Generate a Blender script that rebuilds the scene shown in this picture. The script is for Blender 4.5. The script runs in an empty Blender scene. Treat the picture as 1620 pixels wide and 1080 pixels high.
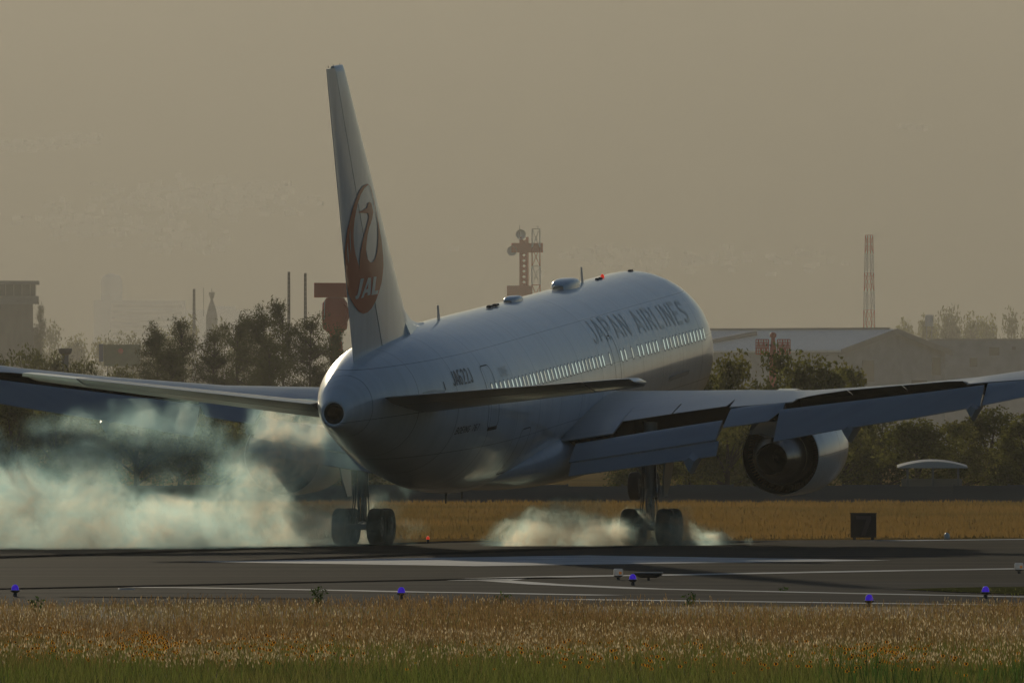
import bpy, bmesh, math, random
import numpy as np
from mathutils import Vector, Matrix, Euler
from mathutils.geometry import tessellate_polygon

R = math.radians
sc = bpy.context.scene
C = sc.collection
random.seed(7)
rng = np.random.default_rng(11)

# ------------------------------------------------------------------ camera
FPX = 50.03 * 420.0            # focal length in pixels of a 1620 px wide frame
CAMZ = 3.244
cam_d = bpy.data.cameras.new('camera')
cam_d.sensor_width = 36.0
cam_d.lens = 36.0 * FPX / 1620.0
cam_d.clip_start = 1.0
cam_d.clip_end = 60000.0
cam = bpy.data.objects.new('camera', cam_d)
cam.location = (0, 0, CAMZ)
cam.rotation_euler = (R(90) + math.atan(160.0 / FPX), 0, 0)
C.objects.link(cam)
sc.camera = cam

# ------------------------------------------------------------------ world and sun
SUN_AZ = R(7.5)               # left of the viewing direction (+Y)
SUN_EL = R(8.0)
world = bpy.data.worlds.new('World')
sc.world = world
world.use_nodes = True
wn = world.node_tree.nodes
wl = world.node_tree.links
wn.clear()
wo = wn.new('ShaderNodeOutputWorld')
wb = wn.new('ShaderNodeBackground')
ws = wn.new('ShaderNodeTexSky')
ws.sky_type = 'NISHITA'
ws.sun_disc = False
ws.sun_elevation = SUN_EL
ws.sun_rotation = -SUN_AZ      # measured clockwise from +Y
ws.altitude = 0.0
ws.air_density = 1.0
ws.dust_density = 0.2
ws.ozone_density = 3.0
wb.inputs['Strength'].default_value = 0.12
wl.new(ws.outputs[0], wb.inputs['Color'])
wl.new(wb.outputs[0], wo.inputs['Surface'])

sun_d = bpy.data.lights.new('sun', 'SUN')
sun_d.energy = 5.0
sun_d.angle = R(0.6)
sun_d.color = (1.0, 0.86, 0.61)
sun = bpy.data.objects.new('sun', sun_d)
sdir = Vector((-math.sin(SUN_AZ) * math.cos(SUN_EL), math.cos(SUN_AZ) * math.cos(SUN_EL), math.sin(SUN_EL)))
sun.rotation_euler = sdir.to_track_quat('Z', 'Y').to_euler()
sun.location = (0, 0, 300)
C.objects.link(sun)

vs = sc.view_settings
vs.view_transform = 'Standard'
vs.look = 'None'
vs.exposure = -1.45
vs.gamma = 1.0
vs.use_curve_mapping = False
sc.cycles.use_denoising = True
sc.cycles.max_bounces = 6
sc.cycles.diffuse_bounces = 3
sc.cycles.glossy_bounces = 3
sc.cycles.transmission_bounces = 4
sc.cycles.transparent_max_bounces = 8
sc.cycles.volume_bounces = 2
sc.cycles.volume_step_rate = 1.0
sc.cycles.volume_max_steps = 256

# ------------------------------------------------------------------ helpers
def ground_y(py):
    return FPX * CAMZ / (py - 700.0)

def gpt(px, py):
    d = ground_y(py)
    return ((px - 810.0) * d / FPX, d)

def wx(px, d):
    return (px - 810.0) * d / FPX

def wz(py, d):
    return CAMZ + (700.0 - py) * d / FPX

class MB:
    """collects verts and faces of one mesh"""
    def __init__(self):
        self.v = []; self.f = []; self.m = []
    def add(self, vs_, fs_, mi=0):
        o = len(self.v)
        self.v += [tuple(p) for p in vs_]
        self.f += [tuple(i + o for i in f) for f in fs_]
        self.m += [mi] * len(fs_)
    def box(self, c, s, rz=0.0, mi=0, taper=1.0):
        x, y, z = s[0] / 2, s[1] / 2, s[2] / 2
        cs, sn = math.cos(rz), math.sin(rz)
        vv = []
        for dz in (-1, 1):
            k = taper if dz > 0 else 1.0
            for dx, dy in ((-1, -1), (1, -1), (1, 1), (-1, 1)):
                a, b = dx * x * k, dy * y * k
                vv.append((c[0] + a * cs - b * sn, c[1] + a * sn + b * cs, c[2] + dz * z))
        self.add(vv, [(3, 2, 1, 0), (4, 5, 6, 7), (0, 1, 5, 4), (1, 2, 6, 5), (2, 3, 7, 6), (3, 0, 4, 7)], mi)
    def tube(self, pts, rad, n=8, mi=0, cap=True):
        pts = [Vector(p) for p in pts]
        if not isinstance(rad, (list, tuple)):
            rad = [rad] * len(pts)
        rings = []
        for i, p in enumerate(pts):
            t = (pts[min(i + 1, len(pts) - 1)] - pts[max(i - 1, 0)]).normalized()
            a = Vector((0, 0, 1)) if abs(t.z) < 0.9 else Vector((1, 0, 0))
            u = t.cross(a).normalized(); w = u.cross(t).normalized()
            rings.append([p + (u * math.cos(2 * math.pi * k / n) + w * math.sin(2 * math.pi * k / n)) * rad[i] for k in range(n)])
        self.loft(rings, True, cap, mi)
    def loft(self, rings, closed=True, cap=True, mi=0):
        n = len(rings[0]); vv = [p for r in rings for p in r]; ff = []
        for i in range(len(rings) - 1):
            for k in range(n if closed else n - 1):
                k2 = (k + 1) % n
                ff.append((i * n + k, i * n + k2, (i + 1) * n + k2, (i + 1) * n + k))
        if cap:
            ff.append(tuple(range(n - 1, -1, -1)))
            ff.append(tuple(range((len(rings) - 1) * n, len(rings) * n)))
        self.add(vv, ff, mi)
    def lathe(self, prof, axis='Y', c=(0, 0, 0), n=48, mi=0):
        """prof: list of (t along axis, radius)"""
        rings = []
        for t, r in prof:
            ring = []
            for k in range(n):
                a = 2 * math.pi * k / n
                p, q = r * math.cos(a), r * math.sin(a)
                if axis == 'Y': ring.append((c[0] + p, c[1] + t, c[2] + q))
                elif axis == 'X': ring.append((c[0] + t, c[1] + p, c[2] + q))
                else: ring.append((c[0] + p, c[1] + q, c[2] + t))
            rings.append(ring)
        self.loft(rings, True, False, mi)
    def mesh(self, name, mats, smooth=None):
        me = bpy.data.meshes.new(name)
        me.from_pydata(self.v, [], self.f)
        for m_ in (mats if isinstance(mats, (list, tuple)) else [mats]):
            me.materials.append(m_)
        me.polygons.foreach_set('material_index', self.m)
        bm = bmesh.new(); bm.from_mesh(me)
        bmesh.ops.recalc_face_normals(bm, faces=bm.faces)
        bm.to_mesh(me); bm.free()
        if smooth is not None:
            me.polygons.foreach_set('use_smooth', [True] * len(me.polygons))
            try:
                me.set_sharp_from_angle(angle=R(smooth))
            except Exception:
                pass
        me.update()
        return me
    def build(self, name, mats, parent=None, smooth=None):
        o = bpy.data.objects.new(name, self.mesh(name, mats, smooth))
        C.objects.link(o)
        if parent is not None:
            o.parent = parent
        return o

def tag(o, label=None, cat=None, group=None, kind=None):
    if label: o['label'] = label
    if cat: o['category'] = cat
    if group: o['group'] = group
    if kind: o['kind'] = kind
    return o

def empty(name, loc, rz=0.0, label=None, cat=None, group=None):
    o = bpy.data.objects.new(name, None)
    o.location = loc
    o.rotation_euler = (0, 0, rz)
    o.empty_display_size = 0.5
    C.objects.link(o)
    return tag(o, label, cat, group)

def copy_tree(o, parent=None):
    c = o.copy(); C.objects.link(c); c.parent = parent
    for ch in o.children:
        copy_tree(ch, c)
    return c

# ------------------------------------------------------------------ materials
def mat(name, col, rough=0.6, metal=0.0, spec=0.5, coat=0.0, noise=None, bump=None, col2=None, trans=0.0, coords='Object', contrast=(0.35, 0.65), vary=0.0):
    m = bpy.data.materials.new(name)
    m.use_nodes = True
    nt = m.node_tree; n = nt.nodes; l = nt.links
    b = n['Principled BSDF']
    b.inputs['Base Color'].default_value = (*col, 1)
    b.inputs['Roughness'].default_value = rough
    b.inputs['Metallic'].default_value = metal
    b.inputs['Specular IOR Level'].default_value = spec
    b.inputs['Coat Weight'].default_value = coat
    tc = n.new('ShaderNodeTexCoord')
    if noise:
        mp = n.new('ShaderNodeMapping')
        mp.inputs['Scale'].default_value = noise if isinstance(noise, (tuple, list)) else (noise,) * 3
        tx = n.new('ShaderNodeTexNoise')
        tx.inputs['Scale'].default_value = 1.0
        tx.inputs['Detail'].default_value = 5.0
        rp = n.new('ShaderNodeValToRGB')
        c2 = col2 if col2 else tuple(c * 0.72 for c in col)
        rp.color_ramp.elements[0].position = contrast[0]; rp.color_ramp.elements[1].position = contrast[1]
        rp.color_ramp.elements[0].color = (*c2, 1); rp.color_ramp.elements[1].color = (*col, 1)
        l.new(tc.outputs[coords], mp.inputs['Vector']); l.new(mp.outputs[0], tx.inputs['Vector'])
        l.new(tx.outputs['Fac'], rp.inputs['Fac']); l.new(rp.outputs[0], b.inputs['Base Color'])
    if vary:       # every blade or leaf differs a little
        gi = n.new('ShaderNodeNewGeometry'); mv = n.new('ShaderNodeMapRange'); mv.inputs['To Min'].default_value = 1 - vary; mv.inputs['To Max'].default_value = 1 + vary
        l.new(gi.outputs['Random Per Island'], mv.inputs['Value'])
        mm = n.new('ShaderNodeMixRGB'); mm.blend_type = 'MULTIPLY'; mm.inputs[0].default_value = 1.0
        if b.inputs['Base Color'].links: l.new(b.inputs['Base Color'].links[0].from_socket, mm.inputs[1])
        else: mm.inputs[1].default_value = (*col, 1)
        l.new(mv.outputs[0], mm.inputs[2]); l.new(mm.outputs[0], b.inputs['Base Color'])
    if bump:
        t2 = n.new('ShaderNodeTexNoise')
        t2.inputs['Scale'].default_value = bump[0]; t2.inputs['Detail'].default_value = 4.0
        bp = n.new('ShaderNodeBump')
        bp.inputs['Strength'].default_value = bump[1]; bp.inputs['Distance'].default_value = bump[2]
        l.new(tc.outputs[coords], t2.inputs['Vector']); l.new(t2.outputs['Fac'], bp.inputs['Height'])
        l.new(bp.outputs[0], b.inputs['Normal'])
    if trans > 0:
        tr = n.new('ShaderNodeBsdfTranslucent')
        tr.inputs['Color'].default_value = (*[min(1, c * 1.5) for c in col], 1)
        src = b.inputs['Base Color'].links
        if src: l.new(src[0].from_socket, tr.inputs['Color'])
        mx = n.new('ShaderNodeMixShader'); mx.inputs[0].default_value = trans
        out = n['Material Output']
        l.new(b.outputs[0], mx.inputs[1]); l.new(tr.outputs[0], mx.inputs[2]); l.new(mx.outputs[0], out.inputs['Surface'])
    return m

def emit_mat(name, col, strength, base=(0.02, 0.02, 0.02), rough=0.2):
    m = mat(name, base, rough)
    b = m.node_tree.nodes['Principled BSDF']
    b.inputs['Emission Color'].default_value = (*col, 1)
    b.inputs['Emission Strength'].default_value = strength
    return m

def paint_mat(name, col, rough=0.28, lines=True, coat=0.6):
    """aircraft paint: skin joints, rivet-row streaks, faint dirt, slight oil-canning of the skin"""
    m = mat(name, col, rough, spec=0.5, coat=coat)
    nt = m.node_tree; n = nt.nodes; l = nt.links
    b = n['Principled BSDF']
    b.inputs['Coat Roughness'].default_value = 0.07
    tc = n.new('ShaderNodeTexCoord')
    sx = n.new('ShaderNodeSeparateXYZ'); l.new(tc.outputs['Object'], sx.inputs[0])
    def mth(op, a, bb=None, cc=None):
        q = n.new('ShaderNodeMath'); q.operation = op
        for i, v in enumerate((a, bb, cc)):
            if v is None: continue
            if isinstance(v, (int, float)): q.inputs[i].default_value = v
            else: l.new(v, q.inputs[i])
        return q.outputs[0]
    # circumferential joints every 3.35 m, longitudinal laps every 1.45 m of height
    fy = mth('FRACT', mth('DIVIDE', mth('ADD', sx.outputs['Y'], 40.3), 3.35))
    ly = mth('LESS_THAN', fy, 0.010)
    fz = mth('FRACT', mth('DIVIDE', mth('ADD', sx.outputs['Z'], 0.35), 1.45))
    lz = mth('LESS_THAN', fz, 0.012)
    ln = mth('MAXIMUM', ly, lz)
    # streaky dirt running round the body
    mp = n.new('ShaderNodeMapping'); mp.inputs['Scale'].default_value = (0.25, 2.6, 0.25)
    l.new(tc.outputs['Object'], mp.inputs['Vector'])
    ns = n.new('ShaderNodeTexNoise'); ns.inputs['Scale'].default_value = 1.0; ns.inputs['Detail'].default_value = 6.0
    l.new(mp.outputs[0], ns.inputs['Vector'])
    n2 = n.new('ShaderNodeTexNoise'); n2.inputs['Scale'].default_value = 0.7; n2.inputs['Detail'].default_value = 5.0
    l.new(tc.outputs['Object'], n2.inputs['Vector'])
    d = mth('MULTIPLY_ADD', ns.outputs['Fac'], 0.40, mth('MULTIPLY_ADD', n2.outputs['Fac'], 0.30, 0.62))
    d = mth('MINIMUM', d, 1.0)
    if lines:
        d = mth('MULTIPLY', d, mth('SUBTRACT', 1.0, mth('MULTIPLY', ln, 0.7)))
    mx = n.new('ShaderNodeMixRGB'); mx.blend_type = 'MULTIPLY'; mx.inputs[0].default_value = 1.0
    mx.inputs[1].default_value = (*col, 1)
    l.new(d, mx.inputs[2]); l.new(mx.outputs[0], b.inputs['Base Color'])
    bp = n.new('ShaderNodeBump'); bp.inputs['Strength'].default_value = 0.22; bp.inputs['Distance'].default_value = 0.03
    l.new(ns.outputs['Fac'], bp.inputs['Height']); l.new(bp.outputs[0], b.inputs['Normal'])
    return m

M = {}
M['white'] = paint_mat('white_paint', (0.76, 0.77, 0.78))
M['finwhite'] = paint_mat('fin_white_paint', (0.76, 0.77, 0.78), 0.32, lines=False)
M['grey'] = paint_mat('grey_paint', (0.40, 0.42, 0.45), 0.38, lines=False)
M['wing'] = paint_mat('wing_grey_paint', (0.34, 0.35, 0.37), 0.30, lines=False, coat=0.0)
M['wing'].node_tree.nodes['Principled BSDF'].inputs['Metallic'].default_value = 0.55
M['flap'] = paint_mat('flap_paint', (0.30, 0.32, 0.35), 0.5, lines=False)
M['cove'] = mat('cove_shade', (0.006, 0.006, 0.006), 0.9, spec=0.0)  # near-black puts the shade of the flap recess into the colour
M['stab'] = paint_mat('stabilizer_paint', (0.16, 0.16, 0.165), 0.30, lines=False, coat=0.2)
M['seam'] = mat('seam_dark', (0.03, 0.03, 0.035), 0.6)
M['bare'] = mat('bare_metal', (0.62, 0.60, 0.57), 0.22, metal=1.0, noise=(1, 4, 1))
M['hot'] = mat('hot_section_metal', (0.34, 0.31, 0.28), 0.26, metal=1.0, noise=3.0, col2=(0.2, 0.18, 0.16))
M['dark'] = mat('dark_interior', (0.012, 0.011, 0.010), 0.8)
M['vane'] = mat('vane_metal', (0.22, 0.13, 0.05), 0.5)
M['red'] = mat('logo_red', (0.55, 0.04, 0.015), 0.35, coat=0.25)
M['title'] = mat('title_paint', (0.50, 0.52, 0.48), 0.3, coat=0.25)  # black letters made paler: reflection on the gloss put into the colour
M['black_mark'] = mat('black_lettering', (0.03, 0.03, 0.032), 0.35)
M['tyre'] = mat('tyre_rubber', (0.018, 0.018, 0.019), 0.75, bump=(14, 0.4, 0.02))
M['gear'] = mat('gear_steel', (0.30, 0.31, 0.33), 0.4, metal=0.3)
M['chrome'] = mat('oleo_chrome', (0.75, 0.76, 0.78), 0.12, metal=1.0)
M['window'] = emit_mat('cabin_window_glow', (0.72, 0.86, 0.74), 1.3, base=(0.10, 0.12, 0.12), rough=0.1)  # emission stands in for sunlight passing through the cabin
M['window_dim'] = emit_mat('cabin_window_dim_glow', (0.74, 0.84, 0.70), 1.15, base=(0.10, 0.12, 0.12), rough=0.1)
M['window_faint'] = emit_mat('cabin_window_faint_glow', (0.76, 0.80, 0.64), 0.98, base=(0.16, 0.16, 0.14), rough=0.3)  # same stand-in glow, only a little weaker
M['beacon'] = emit_mat('beacon_red', (1.0, 0.05, 0.02), 1.2, base=(0.4, 0.02, 0.01))
# ------------------------------------------------------------------ the airliner
# body frame of every part: x = right, y = forward (28.4 - station), z = height above the wheels' contact point
S0, ZC = 28.4, 5.0
PSI, TH = R(11.70), R(3.69)
def A(s, y, z):
    return (y, S0 - s, z + ZC)

up = Vector((-math.sin(PSI) * math.sin(TH), -math.cos(PSI) * math.sin(TH), math.cos(TH)))
base = Vector((-0.21, 420.0, CAMZ + 1.746)) - up * ZC
air = bpy.data.objects.new('airliner', None)
C.objects.link(air)
air.location = base
air.rotation_euler = (TH, 0, -PSI)
tag(air, 'white twin-engine airliner touching down nose-up on the runway, red crane roundel on its fin', 'airplane')

FT = np.array([
 (0, .05, -.70, -.80), (.6, .75, -.05, -1.45), (1.5, 1.25, .45, -1.85), (3, 1.76, 1.3, -2.25), (4.5, 2.10, 1.98, -2.5),
 (6, 2.40, 2.40, -2.66), (8, 2.51, 2.63, -2.74), (9.5, 2.515, 2.65, -2.76), (20, 2.515, 2.65, -2.76), (30, 2.515, 2.67, -2.76), (34, 2.515, 2.69, -2.78),
 (37, 2.515, 2.70, -2.74), (40, 2.46, 2.70, -2.52), (43, 2.27, 2.69, -2.06), (46, 1.95, 2.60, -1.42), (49, 1.48, 2.34, -.74),
 (51, 1.06, 2.02, -.26), (52.5, .70, 1.60, .08), (53.4, .43, 1.20, .28)])
def pchip(x, y, q):
    h = np.diff(x); d = np.diff(y) / h
    m_ = np.zeros(len(x))
    for i in range(1, len(x) - 1):
        if d[i - 1] * d[i] > 0:
            w1, w2 = 2 * h[i] + h[i - 1], h[i] + 2 * h[i - 1]
            m_[i] = (w1 + w2) / (w1 / d[i - 1] + w2 / d[i])
    m_[0], m_[-1] = d[0], d[-1]
    i = np.clip(np.searchsorted(x, q) - 1, 0, len(x) - 2)
    t = (q - x[i]) / h[i]
    return ((1 + 2 * t) * (1 - t) ** 2 * y[i] + t * (1 - t) ** 2 * h[i] * m_[i] + t * t * (3 - 2 * t) * y[i + 1] + t * t * (t - 1) * h[i] * m_[i + 1])
def fus(s):
    s = np.asarray(s, float)
    return [pchip(FT[:, 0], FT[:, i], s) for i in (1, 2, 3)]
def skin(s, ang, off=0.0):
    """point on the fuselage skin at station s, angle above the right-hand horizontal"""
    hw, t, b = [float(v) for v in fus(s)]
    c, hh = (t + b) / 2, (t - b) / 2
    return (s, (hw + off) * math.cos(ang), c + (hh + off) * math.sin(ang))
def skin_z(s, z, off=0.0):
    hw, t, b = [float(v) for v in fus(s)]
    c, hh = (t + b) / 2, (t - b) / 2
    return skin(s, math.asin(max(-1, min(1, (z - c) / hh))), off)

# fuselage
st = np.concatenate([np.linspace(0, 2, 10)[:-1], np.linspace(2, 10, 18)[:-1], np.linspace(10, 34, 14)[:-1], np.linspace(34, 53.4, 46)])
NA = 96
rings = []
for s in st:
    rings.append([A(*skin(s, 2 * math.pi * k / NA)) for k in range(NA)])
mb = MB()
mb.loft(rings, True, False)
# tail end: rounded lip turning in to the exhaust
hw, t, b = [float(v) for v in fus(53.4)]
zc = (t + b) / 2
lip = []
for ds, k in ((0.0, 1.0), (0.10, 0.93), (0.14, 0.80), (0.12, 0.70)):
    lip.append([A(53.4 + ds, hw * k * math.cos(2 * math.pi * j / NA), zc + (t - b) / 2 * k * math.sin(2 * math.pi * j / NA)) for j in range(NA)])
mb.loft(lip, True, False)
fuse = mb.build('fuselage', M['white'], air, 40)
mb = MB()
mb.lathe([(0.02, .345), (-.07, .33), (-.09, .26), (-.05, .19), (0.3, .18), (0.9, .17)], 'Y', A(53.44, 0, zc), 40)
mb.lathe([(0.9, .175), (0.9, 0.001)], 'Y', A(53.44, 0, zc), 40)
mb.build('exhaust_pipe', M['dark'], fuse, 30)

# wing to body fairing
mb = MB(); rings = []
for s in np.linspace(15.0, 37.5, 44):
    u = (s - 15.0) / (37.5 - 15.0)
    k = math.sin(math.pi * min(max(u, 0), 1)) ** 0.7
    hwf = 0.9 + 1.95 * k
    zt, zb = -2.15 + 1.05 * k, -2.45 - 0.70 * k
    rings.append([A(s, hwf * math.copysign(abs(math.cos(a)) ** .8, math.cos(a)), (zt + zb) / 2 + (zt - zb) / 2 * math.copysign(abs(math.sin(a)) ** .85, math.sin(a))) for a in [2 * math.pi * j / 48 for j in range(48)]])
mb.loft(rings)
mb.build('wing_body_fairing', M['grey'], air, 50)

# cabin windows on the right-hand side
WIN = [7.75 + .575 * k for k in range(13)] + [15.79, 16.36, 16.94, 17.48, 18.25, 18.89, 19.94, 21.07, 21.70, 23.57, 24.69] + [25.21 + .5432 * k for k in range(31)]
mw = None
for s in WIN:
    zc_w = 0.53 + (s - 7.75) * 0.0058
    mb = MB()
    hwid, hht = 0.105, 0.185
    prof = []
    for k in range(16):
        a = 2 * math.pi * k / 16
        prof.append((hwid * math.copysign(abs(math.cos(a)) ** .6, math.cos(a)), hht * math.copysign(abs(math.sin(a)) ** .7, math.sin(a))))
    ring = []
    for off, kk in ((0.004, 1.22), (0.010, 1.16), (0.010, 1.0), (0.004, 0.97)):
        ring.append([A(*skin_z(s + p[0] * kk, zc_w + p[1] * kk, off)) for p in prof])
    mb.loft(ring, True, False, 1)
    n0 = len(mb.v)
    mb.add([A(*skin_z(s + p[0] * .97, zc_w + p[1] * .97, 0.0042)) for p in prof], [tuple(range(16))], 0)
    mb.build('window', [random.choice((M['window'], M['window'], M['window_dim'], M['window_dim'], M['window_faint'])), M['grey']], fuse, 30)

def skin_strip(name, pts, width, mat_, parent, off=0.006):
    """thin dark joint line lying on the fuselage skin along (station, z) points"""
    mb_ = MB(); vv = []
    n = len(pts)
    for i, (s, z) in enumerate(pts):
        s0, z0 = pts[max(0, i - 1)]; s1, z1 = pts[min(n - 1, i + 1)]
        d = math.hypot(s1 - s0, z1 - z0); nx, nz = -(z1 - z0) / d, (s1 - s0) / d
        vv.append(A(*skin_z(s + nx * width / 2, z + nz * width / 2, off)))
        vv.append(A(*skin_z(s - nx * width / 2, z - nz * width / 2, off)))
    mb_.add(vv, [(2 * i, 2 * i + 1, 2 * i + 3, 2 * i + 2) for i in range(n - 1)])
    return mb_.build(name, mat_, parent)

def door_outline(s0, s1, z0, z1, r=0.22):
    pts = []
    for (cx, cz, a0) in ((s1 - r, z1 - r, 0), (s0 + r, z1 - r, 90), (s0 + r, z0 + r, 180), (s1 - r, z0 + r, 270)):
        for k in range(5):
            a = R(a0 + k * 22.5)
            pts.append((cx + r * math.cos(a), cz + r * math.sin(a)))
    # densify
    out = []
    pts.append(pts[0])
    for p, q in zip(pts[:-1], pts[1:]):
        n = max(1, int(math.hypot(q[0] - p[0], q[1] - p[1]) / 0.25))
        for k in range(n):
            out.append((p[0] + (q[0] - p[0]) * k / n, p[1] + (q[1] - p[1]) * k / n))
    out.append(pts[0])
    return out
def door(name, s0, s1, z0, z1, sill=True):
    d = skin_strip(name, door_outline(s0, s1, z0, z1), 0.035, M['seam'], fuse)
    if sill:
        skin_strip('door_sill', [(s0 + .08, z0 - .04), ((s0 + s1) / 2, z0 - .04), (s1 - .08, z0 - .04)], 0.10, M['seam'], d, 0.012)
    return d
door('cabin_door', 41.0, 42.15, -0.42, 1.46)
door('cabin_door', 22.2, 23.1, -0.42, 1.30, False)
door('cargo_door', 36.2, 37.6, -2.15, -0.75, False)
skin_strip('door_hinge_cover', [(10.7, -.56), (11.8, -.57), (12.9, -.58), (14.05, -.60)], 0.14, M['grey'], fuse, 0.03)

# roof fittings
def zroof(s): return float(fus(s)[1])
def dome(name, s, ln, wd, ht, m_=None):
    mb_ = MB(); rr = []
    for k in range(15):
        u = k / 14.0
        p = max(0.05, math.sin(math.pi * u)) ** 0.22
        z0 = zroof(s - ln / 2 + ln * u) - .06
        sec = [(wd * p * math.copysign(abs(math.cos(a)) ** .55, math.cos(a)), (ht + .06) * p * max(0, math.sin(a)) ** .5) for a in [math.pi * j / 14 for j in range(15)]]
        rr.append([A(s - ln / 2 + ln * u, x_, z0 + z_) for x_, z_ in sec])
    mb_.loft(rr, False, False)
    return mb_.build(name, m_ or M['white'], fuse, 50)
dome('antenna_dome', 18.6, 2.6, .36, .30)
dome('antenna_dome', 27.0, 1.7, .24, .17)
def blade(s, ht, ch, parent=None):
    mb_ = MB(); z = zroof(s) - .03
    rr = []
    for u in (0, 1):
        c_ = ch * (1 - .45 * u); sw = .25 * u * ht; th = .035 * (1 - .4 * u)
        cx = s + sw
        rr.append([A(cx - c_ / 2, 0, z + ht * u), A(cx - c_ / 5, th, z + ht * u), A(cx + c_ / 2, 0, z + ht * u), A(cx - c_ / 5, -th, z + ht * u)])
    mb_.loft(rr)
    return mb_.build('blade_antenna', M['white'], fuse)
blade(38.38, .48, .42); blade(15.9, .55, .42)
for s in (30.3, 31.2):
    mb = MB(); mb.box(A(s, 0.12, zroof(s) + .045), (.15, .5, .07), 0, 0, .8)
    mb.build('roof_vent', M['seam'], fuse)
for s in (8.3, 13.4, 13.9):
    mb = MB(); mb.box(A(s, 0.1, zroof(s) + .02), (.12, .4 if s < 9 else .2, .06), 0, 0, .8)
    mb.build('roof_vent', M['seam'], fuse)
mb = MB(); mb.lathe([(0, .065), (.05, .065), (.09, .05), (.12, .02), (.122, .001)], 'Z', A(12.55, 0, zroof(12.55) - .01), 16)
mb.build('beacon_lamp', M['beacon'], fuse, 40)
for s, ln in ((37.6, .34), (35.2, .30)):
    mb = MB(); z = float(fus(s)[2]) + .03
    mb.loft([[A(s - .2, 0, z), A(s, .03, z), A(s + .2, 0, z), A(s, -.03, z)], [A(s - .02, 0, z - ln), A(s + .06, .02, z - ln), A(s + .2, 0, z - ln), A(s + .06, -.02, z - ln)]])
    mb.build('drain_mast', M['seam'], fuse)

# lettering laid on the skin
def arc(cx, cy, rx, ry, a0, a1, n=8):
    return [(cx + rx * math.cos(R(a0 + (a1 - a0) * k / n)), cy + ry * math.sin(R(a0 + (a1 - a0) * k / n))) for k in range(n + 1)]
GLYPH = {
 'J': [[(.42, 1), (.42, .24)] + arc(.23, .24, .19, .20, 0, -165)[1:]],
 'A': [[(.02, 0), (.30, 1)], [(.30, 1), (.58, 0)], [(.13, .32), (.47, .32)]],
 'P': [[(.08, 0), (.08, 1)], [(.08, .96), (.32, .96)] + arc(.32, .72, .20, .24, 90, -90)[1:] + [(.08, .48)]],
 'N': [[(.07, 0), (.07, 1)], [(.07, 1), (.53, 0)], [(.53, 0), (.53, 1)]],
 'I': [[(.12, 0), (.12, 1)]],
 'R': [[(.08, 0), (.08, 1)], [(.08, .96), (.32, .96)] + arc(.32, .73, .19, .23, 90, -90)[1:] + [(.08, .50)], [(.30, .50), (.55, 0)]],
 'L': [[(.08, 1), (.08, .04), (.48, .04)]],
 'E': [[(.50, .96), (.08, .96), (.08, .04), (.50, .04)], [(.08, .52), (.44, .52)]],
 'S': [arc(.29, .735, .20, .225, 30, 200) + arc(.29, .265, .21, .225, 70, -150)[0:]],
 '6': [arc(.30, .70, .22, .27, 50, 180) + [(.08, .30)] + arc(.30, .30, .22, .27, 180, -180, 14)[1:]],
 '2': [arc(.29, .73, .21, .24, 160, -35) + [(.08, .04), (.52, .04)]],
 '7': [[(.06, .96), (.53, .96), (.22, 0)]],
 'B': [[(.08, 0), (.08, 1)], [(.08, .96), (.30, .96)] + arc(.30, .74, .19, .22, 90, -90)[1:] + [(.08, .52)], [(.30, .52)] + arc(.32, .28, .21, .24, 90, -90) + [(.08, .04)]],
 'O': [arc(.31, .50, .24, .46, 90, 450, 18)],
 'G': [arc(.31, .50, .24, .46, 50, 330, 14) + [(.54, .46), (.34, .46)]],
}
GW = {'I': .24, 'J': .52, 'L': .52, 'E': .56, ' ': .42}
def lettering(name, text, s_aft, s_fwd, z0, z1, mat_, shear=0.0, stroke=.13, off=0.010, zslope=0.0):
    """stroked capitals laid on the right-hand skin, read from aft to forward"""
    total = sum(GW.get(ch, .62) + .12 for ch in text) - .12
    sx_ = (s_fwd - s_aft) / total; sz = z1 - z0
    x = 0.0; lay = 0
    for ch in text:
        mb_ = MB()
        for pl in GLYPH.get(ch, []):
            pts = []
            for (u0, v0), (u1, v1) in zip(pl[:-1], pl[1:]):
                n_ = max(1, int(abs(v1 - v0) * sz / .10))
                pts += [(u0 + (u1 - u0) * k / n_, v0 + (v1 - v0) * k / n_) for k in range(n_)]
            pts.append(pl[-1])
            # metric offset: stroke width measured on the skin
            Q = [((x + u + shear * v) * sx_, v * sz) for u, v in pts]
            w_ = stroke * sz; vv = []
            for i in range(len(Q)):
                a0, a1 = Q[max(0, i - 1)], Q[min(len(Q) - 1, i + 1)]
                dx_, dz_ = a1[0] - a0[0], a1[1] - a0[1]; ln = math.hypot(dx_, dz_) or 1
                nx, nz = -dz_ / ln * w_ * .62, dx_ / ln * w_ * .5
                for sg in (1, -1):
                    s = s_aft + Q[i][0] + sg * nx; z = z0 + Q[i][1] + sg * nz + Q[i][0] * -zslope
                    vv.append(A(*skin_z(s, z, off + .0012 * (lay % 3))))
            mb_.add(vv, [(2 * i, 2 * i + 1, 2 * i + 3, 2 * i + 2) for i in range(len(Q) - 1)])
            lay += 1
        x += GW.get(ch, .62) + .12
        if mb_.v: mb_.build(name, mat_, fuse)
lettering('title_letter', 'JAPAN AIRLINES', 25.0, 9.2, 1.20, 1.88, M['title'], stroke=.17, zslope=-0.011)
lettering('registration_letter', 'JA622J', 45.45, 43.35, 1.07, 1.50, M['black_mark'], stroke=.15)
lettering('type_letter', 'BOEING 767', 45.1, 43.0, -0.42, -0.22, M['black_mark'], shear=0.25, stroke=.17)
lettering('badge_letter', 'ONE', 40.1, 38.9, 1.02, 1.30, M['title'])

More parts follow.
